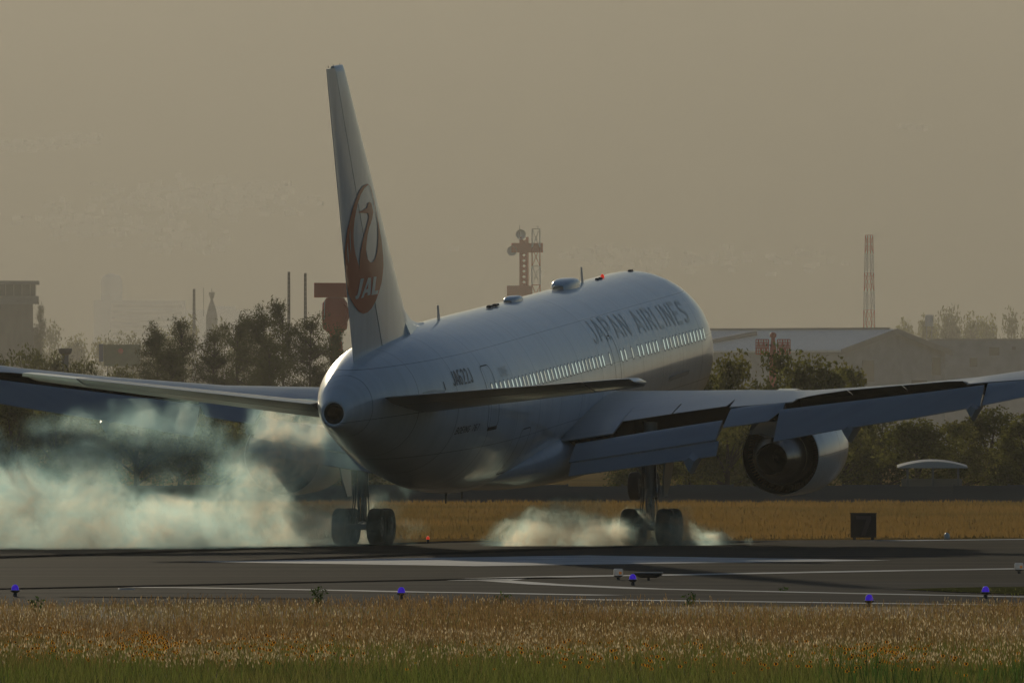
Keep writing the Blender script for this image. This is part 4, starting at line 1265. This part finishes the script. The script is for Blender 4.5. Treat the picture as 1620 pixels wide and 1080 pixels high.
# thin masts over the pines
for (px, yb, yt, d, lb) in ((457, 520, 430, 1700.0, 'thin dark mast rising from the tallest pine left of the fin'), (483, 520, 432, 1720.0, 'thin dark mast nearest to the red radar tower'), (307, 520, 457, 4000.0, 'thin grey mast over the left end of the pines')):
    lattice('lattice_mast', px, yb, yt, 5, 2.6, d, lb, bands=1, thick=.03 if d < 2500 else .07, cols=(M['greysteel'], M['greysteel']))
d = 6500.0; x0 = wx(335, d); k_ = d / FPX
g = empty('lookout_tower', (x0, d, 0), 0, 'hazy pointed lookout tower among the treetops left of the pines', 'tower')
m2 = MB(); m2.lathe([(0, 9 * k_), (wz(500, d), 9 * k_), (wz(487, d), 6 * k_), (wz(478, d), 3.2 * k_), (wz(473, d), 1.5 * k_)], 'Z', (0, 0, 0), 8); m2.build('shaft', M['concrete'], g)
m2 = MB(); m2.lathe([(wz(474, d), 1.5 * k_), (wz(468, d), 4.2 * k_), (wz(462, d), 4.8 * k_), (wz(461.5, d), .01)], 'Z', (0, 0, 0), 10); m2.build('lookout_cup', M['concrete'], g)
m2 = MB(); m2.tube([(-13 * k_, 0, wz(500, d)), (-13 * k_, 0, wz(455, d))], .15, 5); m2.build('flag_pole', M['greysteel'], g)
m2 = MB(); m2.tube([(0, 0, wz(462, d)), (0, 0, wz(456, d))], .2, 5); m2.build('finial', M['greysteel'], g)
# green board with a red disc
d = 3400.0; x0 = wx(190, d); k_ = d / FPX
M['boardgreen'] = mat('board_green', (0.09, 0.13, 0.05), 0.6, noise=.6)
M['boardblue'] = mat('board_blue', (0.05, 0.08, 0.17), 0.6)
g = empty('hoarding', (x0, d, 0), 0, 'green hoarding with a red disc and blue end above the left wing', 'sign')
m2 = MB(); m2.box((3 * k_, 0, wz(562, d)), (58 * k_, .3, 34 * k_)); m2.build('board', M['boardgreen'], g)
m2 = MB(); m2.box((-30 * k_, -.1, wz(558, d)), (7 * k_, .6, 28 * k_)); m2.build('end_panel', M['boardblue'], g)
m2 = MB(); m2.lathe([(0, 4.2 * k_), (.06, 4.2 * k_), (.06, .01)], 'Y', (1 * k_, -.22, wz(555, d)), 20); m2.build('disc', M['orange'], g)
for xx in (-20, 20):
    m2 = MB(); m2.box((xx * k_, .2, wz(579, d) / 2), (.2, .2, wz(579, d))); m2.build('post', M['greysteel'], g)
# mushroom-shaped fixture above the left wing
d = 1800.0; x0 = wx(103, d); k_ = d / FPX
g = empty('ventilator_tower', (x0, d, 0), 0, 'small dark mushroom-headed tower above the left wing', 'tower')
m2 = MB(); m2.lathe([(0, 6 * k_), (wz(562, d), 5.5 * k_), (wz(560, d), 5 * k_)], 'Z', (0, 0, 0), 12); m2.build('shaft', M['greysteel'], g)
m2 = MB(); m2.lathe([(wz(562, d), 5 * k_), (wz(558, d), 10 * k_), (wz(552, d), 11 * k_), (wz(551, d), 9 * k_), (wz(550.8, d), .01)], 'Z', (0, 0, 0), 14); m2.build('head', M['brownwall'], g)
# water tank on legs behind the gabled building
d = 5600.0; x0 = wx(1470, d); k_ = d / FPX
g = empty('water_tank', (x0, d, 0), 0, 'small pale blue-grey tank among the far trees behind the gabled building', 'tank')
m2 = MB(); m2.lathe([(wz(516, d), 6.5 * k_), (wz(500, d), 6.5 * k_), (wz(498, d), 5 * k_), (wz(497.6, d), .01)], 'Z', (0, 0, 0), 18); m2.build('vessel', M['paleblock'], g, 40)
for sx_ in (-1, 1):
    m2 = MB(); m2.box((sx_ * 4 * k_, 0, wz(515, d) / 2), (.4, .4, wz(515, d))); m2.build('leg', M['greysteel'], g)
# white-roofed shelter half hidden by the shrubs under the right wing
d = 740.0; x0 = wx(1475, d); k_ = d / FPX
g = empty('shelter', (x0, d, 0), 0, 'low shelter with a curved white roof in front of the shrubs at right', 'shelter')
m2 = MB(); rr_ = []
for i in range(13):
    u = i / 12.0 * 2 - 1
    z_ = wz(738.5, d) + (9 * k_) * (1 - u * u)
    rr_.append([(u * 55 * k_, -1.2, z_), (u * 55 * k_, 1.2, z_ + .12), (u * 55 * k_, 1.2, wz(739, d)), (u * 55 * k_, -1.2, wz(740, d))])
m2.loft(rr_); m2.build('roof', M['paleblock'], g, 30)
for u in (-.8, 0, .8):
    m2 = MB(); m2.box((u * 50 * k_, -.9, wz(737, d) / 2), (.12, .12, wz(737, d))); m2.build('post', M['greysteel'], g)
m2 = MB(); m2.box((0, 1.1, .62), (96 * k_, .08, 1.24)); m2.build('back_wall', M['concrete'], g)
# ------------------------------------------------------------------ fixtures on the airfield
M['bluelens'] = emit_mat('blue_lens', (0.10, 0.03, 1.0), 0.6, base=(0.04, 0.01, 0.5), rough=0.08)
M['fixture'] = mat('fixture_black', (0.03, 0.03, 0.03), 0.4)
M['clear'] = mat('clear_lens', (0.85, 0.84, 0.80), 0.15, spec=0.8, trans=0.5)
M['lampglow'] = emit_mat('orange_filter', (1.0, 0.35, 0.08), 0.3, base=(0.4, 0.16, 0.05))
def blue_light(px, py, label):
    x, d = gpt(px, py)
    g = empty('taxiway_light', (x, d, 0.012), 0, label, 'light', 'blue taxiway lights')
    m2 = MB(); m2.lathe([(0, .05), (.05, .045), (.075, .03), (.085, .06), (.11, .098), (.125, .10), (.13, .085)], 'Z', (0, 0, 0), 20); m2.build('base', M['fixture'], g, 40)
    m2 = MB(); m2.lathe([(.125, .08), (.17, .078), (.215, .066), (.243, .045), (.255, .018), (.256, .001)], 'Z', (0, 0, 0), 20); m2.build('lens', M['bluelens'], g, 50)
    m2 = MB(); m2.lathe([(.126, .104), (.138, .104), (.138, .082)], 'Z', (0, 0, 0), 20); m2.build('clamp_ring', M['gear'], g, 40)
blue_light(24, 944, 'blue-violet taxiway light at the far left')
blue_light(635, 948.5, 'blue-violet taxiway light half sunk in the grass below the left main gear')
blue_light(1001, 926, 'blue-violet taxiway light right beside the dark flat panel')
blue_light(1375, 961, 'blue-violet taxiway light at the grass edge right of centre')
blue_light(1559, 947, 'blue-violet taxiway light by the strip of green grass at right')
def white_light(px, py, label):
    x, d = gpt(px, py)
    g = empty('runway_edge_light', (x, d, 0.012), R(14), label, 'light', 'white runway edge lights')
    m2 = MB(); m2.lathe([(0, .045), (.06, .04), (.075, .09), (.095, .10), (.10, .08)], 'Z', (0, 0, 0), 18); m2.build('base', M['fixture'], g, 40)
    m2 = MB()
    m2.loft([[(sx_ * .095, sy_ * .08, z) for sx_, sy_ in ((-1, -1), (1, -1), (1, 1), (-1, 1))] for z in (.10, .235)] + [[(sx_ * .08, sy_ * .07, .265) for sx_, sy_ in ((-1, -1), (1, -1), (1, 1), (-1, 1))]])
    m2.build('lamp_housing', M['clear'], g)
    m2 = MB(); m2.box((.03, -.085, .165), (.06, .02, .06)); m2.build('filter', M['lampglow'], g)
white_light(978, 917.5, 'white glass runway light left of the dark flat panel')
white_light(1612, 907.5, 'white glass runway light cut by the right edge')
x, d = gpt(1026, 918)
g = empty('guidance_panel', (x, d, .012), R(-6), 'low dark boat-shaped panel on a short post between two lights', 'panel')
m2 = MB(); m2.tube([(0, 0, 0), (0, 0, .07)], .035, 10); m2.build('post', M['fixture'], g)
m2 = MB(); m2.loft([[(sx_ * .20, sy_ * .10, .06) for sx_, sy_ in ((-1, -1), (1, -1), (1, 1), (-1, 1))], [(sx_ * .31, sy_ * .17, .12) for sx_, sy_ in ((-1, -1), (1, -1), (1, 1), (-1, 1))], [(sx_ * .315, sy_ * .175, .165) for sx_, sy_ in ((-1, -1), (1, -1), (1, 1), (-1, 1))]]); m2.build('housing', M['fixture'], g)
m2 = MB(); m2.box((0, 0, .178), (.66, .37, .022)); m2.build('lid', M['gear'], g)
# distance marker beyond the runway
x, d = gpt(1366, 853.5)
M['signface'] = mat('sign_face', (0.030, 0.020, 0.018), 0.6)
M['signnum'] = mat('sign_number', (0.11, 0.075, 0.07), 0.6)
g = empty('distance_marker', (x, d, .0), R(-4), 'black distance marker with a pale number on the brown grass at right', 'sign')
m2 = MB(); m2.box((0, 0, .48), (.86, .16, .80)); m2.build('board', M['signface'], g)
for sx_ in (-1, 1):
    m2 = MB(); m2.box((sx_ * .3, 0, .05), (.10, .12, .10)); m2.build('leg', M['fixture'], g)
m2 = MB(); m2.add([(-.24, -.086, .80), (.26, -.086, .80), (.26, -.086, .68), (.06, -.086, .14), (-.08, -.086, .14), (.10, -.086, .68), (-.24, -.086, .68)], [(0, 1, 2, 5, 6), (2, 3, 4, 5)]); m2.build('number', M['signnum'], g)
m2 = MB(); m2.box((0, 0, .89), (.90, .20, .03)); m2.build('cap', M['signface'], g)
# small white marker and red lamp near the far edge
x, d = gpt(1498, 853.5)
g = empty('edge_marker', (x, d, 0), 0, 'small white edge marker beyond the runway at right', 'marker')
m2 = MB(); m2.lathe([(0, .05), (.05, .09), (.16, .10), (.22, .06), (.25, .01)], 'Z', (0, 0, 0), 12); m2.build('cap', M['mastwhite'], g, 40)
m2 = MB(); m2.lathe([(-.0, .12), (.03, .12), (.04, .05)], 'Z', (0, 0, 0), 12); m2.build('base', M['fixture'], g, 40)
x, d = gpt(677, 859)
g = empty('obstruction_lamp', (x, d, 0), 0, 'tiny red lamp behind the left main gear', 'lamp')
m2 = MB(); m2.lathe([(0, .05), (.12, .04), (.13, .06)], 'Z', (0, 0, 0), 10); m2.build('base', M['fixture'], g)
m2 = MB(); m2.lathe([(.13, .055), (.19, .05), (.23, .02), (.235, .001)], 'Z', (0, 0, 0), 10); m2.build('lens', M['beacon'], g, 40)
# flush light plate on the taxiway at left
x, d = gpt(200, 932.5)
g = empty('inset_light', (x, d, .012), 0, 'flat pale inset light plate on the taxiway at left', 'light')
m2 = MB(); m2.lathe([(0, .19), (.012, .185), (.02, .16)], 'Z', (0, 0, 0), 24); m2.build('rim', M['mastwhite'], g)
m2 = MB(); m2.lathe([(.012, .16), (.012, .01)], 'Z', (0, 0, 0), 24); m2.build('cover', M['fixture'], g)

# ------------------------------------------------------------------ foreground grass
def blades(name, n, ylo, yhi, h0, h1, w, mat_, head=None, hcol=None, dens=None, lean=.25, seg=2, label='', xm=1.6, clump=None, kind='stuff', parent=None):
    """n blades between distances ylo..yhi, heights h0..h1; optional seed heads as a second material"""
    y = ylo + (yhi - ylo) * rng.uniform(0, 1, n)
    hx = 810 * y / FPX * xm
    x = rng.uniform(-1, 1, n) * hx
    if dens is not None:
        k = dens(x, y); keep = rng.uniform(0, 1, n) < k
        x, y = x[keep], y[keep]; n = len(x)
    if clump is not None:
        x = x + rng.normal(0, clump, n)
    h = rng.uniform(h0, h1, n) * (1 + .25 * np.sin(x * 1.7 + y * .31) * np.sin(y * .23 + x * .4)) * np.interp(y, [140, 205, 262, 440], [1, 1, .5, 1])
    a = rng.uniform(0, 2 * np.pi, n)
    ln = h * lean * rng.uniform(.2, 1.3, n)
    lx, ly = np.cos(a) * ln, np.sin(a) * ln * .6
    ww = w * rng.uniform(.6, 1.4, n)
    fa = rng.uniform(-.9, .9, n)
    ux, uy = np.cos(fa) * ww / 2, np.sin(fa) * ww / 2
    V = []; F = []; MI = []
    lv = []
    for s in range(seg + 1):
        t = s / seg
        cx, cy, cz = x + lx * t * t, y + ly * t * t, h * t * (1 - .12 * lean * t)
        k = (1 - t) ** .7 if head is None else 1.0
        if s < seg or head is not None:
            lv.append((np.stack([cx - ux * k, cy - uy * k, cz], 1), np.stack([cx + ux * k, cy + uy * k, cz], 1)))
        else:
            lv.append((np.stack([cx, cy, cz], 1), None))
    cols_ = [c for pr in lv for c in pr if c is not None]
    m_ = len(cols_)
    verts = np.stack(cols_, 1).reshape(-1, 3)
    base_ = np.arange(n) * m_
    loops = []; starts = []; totals = []; mats_ = []
    fl = []
    for s in range(seg):
        if lv[s + 1][1] is not None:
            fl.append(np.stack([base_ + 2 * s, base_ + 2 * s + 1, base_ + 2 * s + 3, base_ + 2 * s + 2], 1))
        else:
            tri = np.stack([base_ + 2 * s, base_ + 2 * s + 1, base_ + 2 * s + 2], 1)
            fl.append(tri)
    mi = [0] * len(fl)
    if head is not None:
        hw_, hl = head
        nb = len(verts)
        tx, ty, tz = x + lx, y + ly, h * (1 - .12 * lean)
        sz = rng.uniform(.6, 1.3, n)
        hv_ = []
        for (dx_, dz_) in ((0, -.25), (.5, .25), (0, 1.0), (-.5, .25)):
            hv_.append(np.stack([tx + (np.cos(fa) * dx_ * hw_ + lx / np.maximum(h, .05) * dz_ * hl) * sz, ty + np.sin(fa) * dx_ * hw_ * sz, tz + dz_ * hl * sz], 1))
        hverts = np.stack(hv_, 1).reshape(-1, 3)
        verts = np.concatenate([verts, hverts])
        hb = nb + np.arange(n) * 4
        fl.append(np.stack([hb, hb + 1, hb + 2, hb + 3], 1)); mi.append(1)
    me = bpy.data.meshes.new(name)
    me.vertices.add(len(verts)); me.vertices.foreach_set('co', verts.ravel())
    tot = sum(f.size for f in fl)
    me.loops.add(tot); me.loops.foreach_set('vertex_index', np.concatenate([f.ravel() for f in fl]).astype(np.int32))
    st_ = np.concatenate([np.full(len(f), f.shape[1]) for f in fl]); ls = np.concatenate([[0], np.cumsum(st_)[:-1]])
    me.polygons.add(len(st_)); me.polygons.foreach_set('loop_start', ls.astype(np.int32))
    me.polygons.foreach_set('material_index', np.concatenate([np.full(len(f), q) for f, q in zip(fl, mi)]).astype(np.int32))
    me.materials.append(mat_)
    if hcol is not None: me.materials.append(hcol)
    me.update(calc_edges=True)
    o_ = bpy.data.objects.new(name, me); C.objects.link(o_)
    if kind: o_['kind'] = kind
    if label: o_['label'] = label; o_['category'] = 'grass'
    if parent: o_.parent = parent
    return o_
M['g_brown'] = mat('dry_stalk', (0.44, 0.28, 0.10), 0.7, noise=(.25, .12, .3), col2=(0.28, 0.20, 0.065), trans=0.55, vary=0.55, spec=0.2)
M['g_red'] = mat('red_brown_stalk', (0.38, 0.23, 0.09), 0.7, noise=(.25, .12, .3), col2=(0.25, 0.155, 0.06), trans=0.55, vary=0.55, spec=0.2)
M['g_cream'] = mat('cream_seed_head', (0.85, 0.70, 0.44), 0.6, noise=4.0, col2=(0.45, 0.32, 0.16), trans=0.6, vary=0.55, spec=0.2)
M['g_green'] = mat('green_blade', (0.17, 0.22, 0.04), 0.55, noise=(.5, .2, .3), col2=(0.24, 0.22, 0.06), trans=0.55, vary=0.55, spec=0.2)
M['g_deep'] = mat('deep_green_blade', (0.08, 0.14, 0.028), 0.5, trans=0.5, vary=0.55, spec=0.2)
M['f_orange'] = mat('orange_petal', (0.85, 0.30, 0.02), 0.7, trans=0.5, spec=0.1)
M['f_dark'] = mat('flower_centre', (0.06, 0.02, 0.01), 0.8)
def patchy(sx_, sy_, th, ph=0.0):
    return lambda x, y: np.clip(.5 + .9 * (np.sin(x * sx_ + ph + np.sin(y * sy_ * .7) * 1.3) * np.sin(y * sy_ + ph * 1.7 + np.sin(x * sx_ * .6)) - th), 0.03, 1)
sheet('grass_soil', [(-40, 120), (40, 120), (40, 261.5), (-40, 261.5)], 0.02, mat('grass_soil', (0.06, 0.045, 0.02), 0.95, noise=.5))
blades('tall_dry_grass', 52000, 190, 261, .16, .36, .008, M['g_brown'], None, None, None, .3, 2, 'tall brown dry grass along the near edge of the taxiway')
blades('red_dry_grass', 30000, 198, 262, .22, .48, .007, M['g_red'], (.012, .05), M['g_red'], patchy(.35, .09, .05), .3, 2, 'thin reddish seeding grass rising above the brown grass')
blades('seeding_grass', 15000, 178, 258, .24, .42, .005, M['g_brown'], (.015, .046), M['g_cream'], patchy(.5, .12, -.1, 1.0), .35, 2, 'grass with pale cream seed heads in the middle of the meadow')
blades('seeding_grass', 17000, 180, 214, .22, .36, .005, M['g_brown'], (.015, .045), M['g_cream'], patchy(.8, .3, -.15, .3), .4, 2, 'dense pale cream seed heads nearer the camera')
blades('green_grass', 30000, 228, 262, .14, .30, .010, M['g_green'], None, None, patchy(.22, .1, .25, 2.0), .3, 2, 'patches of green grass along the far edge of the meadow')
blades('green_grass', 60000, 146, 198, .20, .42, .012, M['g_green'], None, None, None, .35, 2, 'green grass along the bottom of the view')
blades('green_grass', 9000, 146, 205, .26, .46, .014, M['g_deep'], None, None, patchy(.9, .2, .35, .6), .3, 2, 'darker green tufts among the near grass')
# reeds at lower right
def reed_d(x, y): return np.clip((x * FPX / y + 810 - 1150) / 400.0, 0, 1) * (np.sin(x * 3.1) * .5 + .6)
blades('reeds', 5200, 150, 176, .35, .62, .022, M['g_deep'], None, None, reed_d, .22, 3, 'taller deep green reeds in the lower right corner')
# orange flowers
def flowers(name, n, cx, spread, ylo, yhi, label):
    mb_ = MB()
    k = 0
    while k < n:
        y = random.uniform(ylo, yhi); px = random.gauss(cx, spread)
        x = (px - 810) * y / FPX + random.gauss(0, .05)
        z = random.uniform(.24, .40); r_ = random.uniform(.018, .034)
        tl = random.uniform(-.5, .5)
        pts = []
        for j in range(10):
            a = 2 * math.pi * j / 10; q = r_ * (1 if j % 2 == 0 else .72)
            pts.append((x + q * math.cos(a), y - .3 * q * math.sin(a) * tl, z + q * math.sin(a) * .75))
        mb_.add(pts, [tuple(range(10))], 0)
        c_ = r_ * .42
        mb_.add([(x - c_, y - .012, z - c_), (x + c_, y - .012, z - c_), (x + c_, y - .02, z + c_ * 1.2), (x - c_, y - .02, z + c_ * 1.2)], [(0, 1, 2, 3)], 1)
        mb_.add([(x - .003, y, 0), (x + .003, y, 0), (x + .002, y, z), (x - .002, y, z)], [(0, 1, 2, 3)], 2)
        k += 1
    o_ = mb_.build(name, [M['f_orange'], M['f_dark'], M['g_green']])
    tag(o_, label, 'flowers', kind='stuff')
flowers('orange_flowers', 150, 80, 60, 182, 206, 'orange flowers scattered in the grass at the far left')
flowers('orange_flowers', 150, 235, 26, 182, 203, 'orange flowers clustered in the grass left of centre')
flowers('orange_flowers', 110, 440, 80, 180, 200, 'orange flowers sprinkled in the grass under the left gear')
flowers('orange_flowers', 100, 960, 170, 176, 198, 'orange flowers sprinkled in the grass at centre')
flowers('orange_flowers', 110, 1395, 40, 174, 192, 'orange flowers clustered in the grass right of centre')
flowers('orange_flowers', 110, 1250, 260, 170, 194, 'orange flowers sparsely scattered in the grass at right')
# leafy weeds standing above the grass edge
def weed(px, py, h, label, n=90):
    x, d = gpt(px, py)
    w_ = empty('weed', (x, d, 0), 0, label, 'weed')
    m2 = MB()
    for s_ in range(3):
        m2.tube([(s_ * .03 - .03, 0, 0), (s_ * .05 - .05, .0, h * .5), ((s_ - 1) * .10, 0, h * (1 - .18 * abs(s_ - 1)))], [.008, .006, .003], 5)
    m2.build('stem', M['g_deep'], w_)
    t = rng.uniform(.1, 1, n); k = rng.integers(0, 3, n)
    P_ = np.stack([(k - 1) * .10 * t + rng.normal(0, .035, n), rng.normal(0, .03, n), h * t * (1 - .18 * np.abs(k - 1))], 1)
    U, V = leaf_frames(n, .045, .4)
    me = quads_mesh('leaves', P_, U, V, M['g_deep']); o_ = bpy.data.objects.new('leaves', me); C.objects.link(o_); o_.parent = w_
weed(503, 960, .42, 'bushy dark weed at the grass edge under the left main gear', 130)
weed(792, 960, .30, 'slender weed at the grass edge left of centre', 50)
weed(1092, 959, .30, 'loose weed at the grass edge right of centre', 60)
weed(58, 972, .34, 'small weed at the grass edge by the left border', 60)
weed(1238, 935, .10, 'low weed growing from the pavement joint at right', 16)
M['verge_blade'] = M['g_green']
o = blades('verge_grass', 3000, 281, 292, .05, .14, .02, M['g_green'], None, None, lambda x, y: ((x * FPX / y + 810) > 1440) * 1.0 * ((x * FPX / y + 810 - 1425) / 15 > (y - 292) * -12 / 11), .3, 2, 'short green grass of the verge at right')

M['far_blade'] = mat('far_dry_blade', (0.40, 0.24, 0.075), 0.8, noise=(.05, .03, .3), col2=(0.26, 0.18, 0.06), trans=0.5, spec=0.1)
blades('far_dry_grass', 60000, 446, 716, .10, .28, .045, M['far_blade'], None, None, lambda x, y: (y > 440.8 + (x - wx(1620, 448)) * .84 + 12) * 1.0, .35, 2, 'golden dry grass between the runway and the perimeter wall', xm=1.35)
# ------------------------------------------------------------------ tyre smoke
def smoke(name, lo, hi, blobs, dens, label, nscale=.75, seed=0.0):
    """closed domain; density = soft blobs broken up by turbulent noise"""
    m = bpy.data.materials.new(name); m.use_nodes = True
    nt = m.node_tree; n = nt.nodes; l = nt.links; n.clear()
    out = n.new('ShaderNodeOutputMaterial'); pv = n.new('ShaderNodeVolumePrincipled')
    pv.inputs['Color'].default_value = (0.88, 0.95, 0.95, 1)
    pv.inputs['Anisotropy'].default_value = 0.6
    tc = n.new('ShaderNodeTexCoord')
    # warp the coordinates so the edges curl
    wn_ = n.new('ShaderNodeTexNoise'); wn_.inputs['Scale'].default_value = .42; wn_.inputs['Detail'].default_value = 3.0
    mpw = n.new('ShaderNodeMapping'); mpw.inputs['Location'].default_value = (seed, seed * 2, seed)
    l.new(tc.outputs['Object'], mpw.inputs[0]); l.new(mpw.outputs[0], wn_.inputs['Vector'])
    sub = n.new('ShaderNodeVectorMath'); sub.operation = 'SUBTRACT'; sub.inputs[1].default_value = (.5, .5, .5)
    l.new(wn_.outputs['Color'], sub.inputs[0])
    scl = n.new('ShaderNodeVectorMath'); scl.operation = 'SCALE'; scl.inputs['Scale'].default_value = 3.0
    l.new(sub.outputs[0], scl.inputs[0])
    wv = n.new('ShaderNodeVectorMath'); wv.operation = 'ADD'
    l.new(tc.outputs['Object'], wv.inputs[0]); l.new(scl.outputs[0], wv.inputs[1])
    total = None
    for (c, r, k) in blobs:
        a = n.new('ShaderNodeVectorMath'); a.operation = 'SUBTRACT'; a.inputs[1].default_value = c
        l.new(wv.outputs[0], a.inputs[0])
        b = n.new('ShaderNodeVectorMath'); b.operation = 'DIVIDE'; b.inputs[1].default_value = r
        l.new(a.outputs[0], b.inputs[0])
        q = n.new('ShaderNodeVectorMath'); q.operation = 'DOT_PRODUCT'
        l.new(b.outputs[0], q.inputs[0]); l.new(b.outputs[0], q.inputs[1])
        e = n.new('ShaderNodeMapRange'); e.interpolation_type = 'SMOOTHSTEP'
        e.inputs['From Min'].default_value = 1.0; e.inputs['From Max'].default_value = 0.0; e.inputs['To Min'].default_value = 0.0; e.inputs['To Max'].default_value = k
        l.new(q.outputs['Value'], e.inputs['Value'])
        if total is None: total = e.outputs[0]
        else:
            s = n.new('ShaderNodeMath'); s.operation = 'ADD'; l.new(total, s.inputs[0]); l.new(e.outputs[0], s.inputs[1]); total = s.outputs[0]
    ns = n.new('ShaderNodeTexNoise'); ns.inputs['Scale'].default_value = nscale; ns.inputs['Detail'].default_value = 8.0; ns.inputs['Roughness'].default_value = .66
    l.new(wv.outputs[0], ns.inputs['Vector'])
    mr = n.new('ShaderNodeMapRange'); mr.inputs['From Min'].default_value = .45; mr.inputs['From Max'].default_value = .62; mr.inputs['To Min'].default_value = .08; mr.inputs['To Max'].default_value = 1.0
    l.new(ns.outputs['Fac'], mr.inputs['Value'])
    nf = n.new('ShaderNodeTexNoise'); nf.inputs['Scale'].default_value = nscale * 3.1; nf.inputs['Detail'].default_value = 6.0; nf.inputs['Roughness'].default_value = .6; nf.inputs['Distortion'].default_value = .6
    l.new(wv.outputs[0], nf.inputs['Vector'])
    mf = n.new('ShaderNodeMapRange'); mf.inputs['From Min'].default_value = .40; mf.inputs['From Max'].default_value = .60; mf.inputs['To Min'].default_value = .12; mf.inputs['To Max'].default_value = 1.4
    l.new(nf.outputs['Fac'], mf.inputs['Value'])
    m0 = n.new('ShaderNodeMath'); m0.operation = 'MULTIPLY'; l.new(mr.outputs[0], m0.inputs[0]); l.new(mf.outputs[0], m0.inputs[1])
    mu = n.new('ShaderNodeMath'); mu.operation = 'MULTIPLY'; l.new(total, mu.inputs[0]); l.new(m0.outputs[0], mu.inputs[1])
    m3 = n.new('ShaderNodeMath'); m3.operation = 'MULTIPLY'; m3.inputs[1].default_value = dens; l.new(mu.outputs[0], m3.inputs[0])
    # light tint put into the colour: skylight blue where thin, sunlit peach where dense
    cr = n.new('ShaderNodeMapRange'); cr.inputs['From Min'].default_value = 0.05; cr.inputs['From Max'].default_value = 0.55
    l.new(mu.outputs[0], cr.inputs['Value'])
    cm = n.new('ShaderNodeMixRGB'); cm.inputs[1].default_value = (0.52, 0.83, 0.88, 1); cm.inputs[2].default_value = (1.0, 0.88, 0.72, 1)
    l.new(cr.outputs[0], cm.inputs[0]); l.new(cm.outputs[0], pv.inputs['Color'])
    l.new(m3.outputs[0], pv.inputs['Density']); l.new(pv.outputs[0], out.inputs['Volume'])
    mb_ = MB(); c = [(a + b) / 2 for a, b in zip(lo, hi)]; s = [b - a for a, b in zip(lo, hi)]
    mb_.box(c, s)
    try: m.cycles.volume_step_rate = 0.8
    except Exception: pass
    o_ = mb_.build(name, m); tag(o_, label, 'smoke', kind='stuff')
    return o_
# left main gear: touches the ground at about (-4.7, 421); the cloud drifts back and left
smoke('tyre_smoke', (-19.5, 396, .02), (-2.2, 425.5, 4.6), [
    ((-8.6, 414, .15), (4.6, 6.0, 1.6), 1.0),
    ((-14.0, 407, .2), (7.0, 8.0, 2.0), .75),
    ((-7.2, 411, 2.9), (2.0, 3.0, 1.9), 1.2),
    ((-8.3, 415, 1.9), (1.9, 3.0, 1.7), .55),
    ((-6.2, 413, 1.4), (1.7, 3.0, 1.5), .22),
    ((-11.6, 407, 3.2), (3.8, 4.0, 1.4), .32),
    ((-15.5, 404, 2.0), (4.5, 5.0, 1.6), .45),
    ((-4.4, 418.4, .1), (2.1, 1.3, .95), .5),
    ((-6.0, 423.6, .2), (3.0, 1.6, 1.5), .9),
    ((-4.3, 416.5, 2.2), (1.8, 3.0, 2.0), .18),
    ((-4.6, 400, 3.1), (1.9, 2.5, 1.5), .10),
], 1.35, 'large pale cloud of tyre smoke drifting left from the left main gear')
smoke('tyre_smoke', (-1.4, 410, .02), (8.2, 421.5, 1.9), [
    ((1.7, 416, .1), (2.6, 4.5, 1.15), 1.0),
    ((4.3, 418, .15), (2.8, 2.6, 1.0), 1.0),
    ((6.6, 420, .1), (.55, 1.2, .5), .8),
    ((4.5, 415.5, .1), (1.9, 1.5, .95), .45),
], 1.7, 'low tan puff of tyre smoke around the right main gear', .8, 3.0)
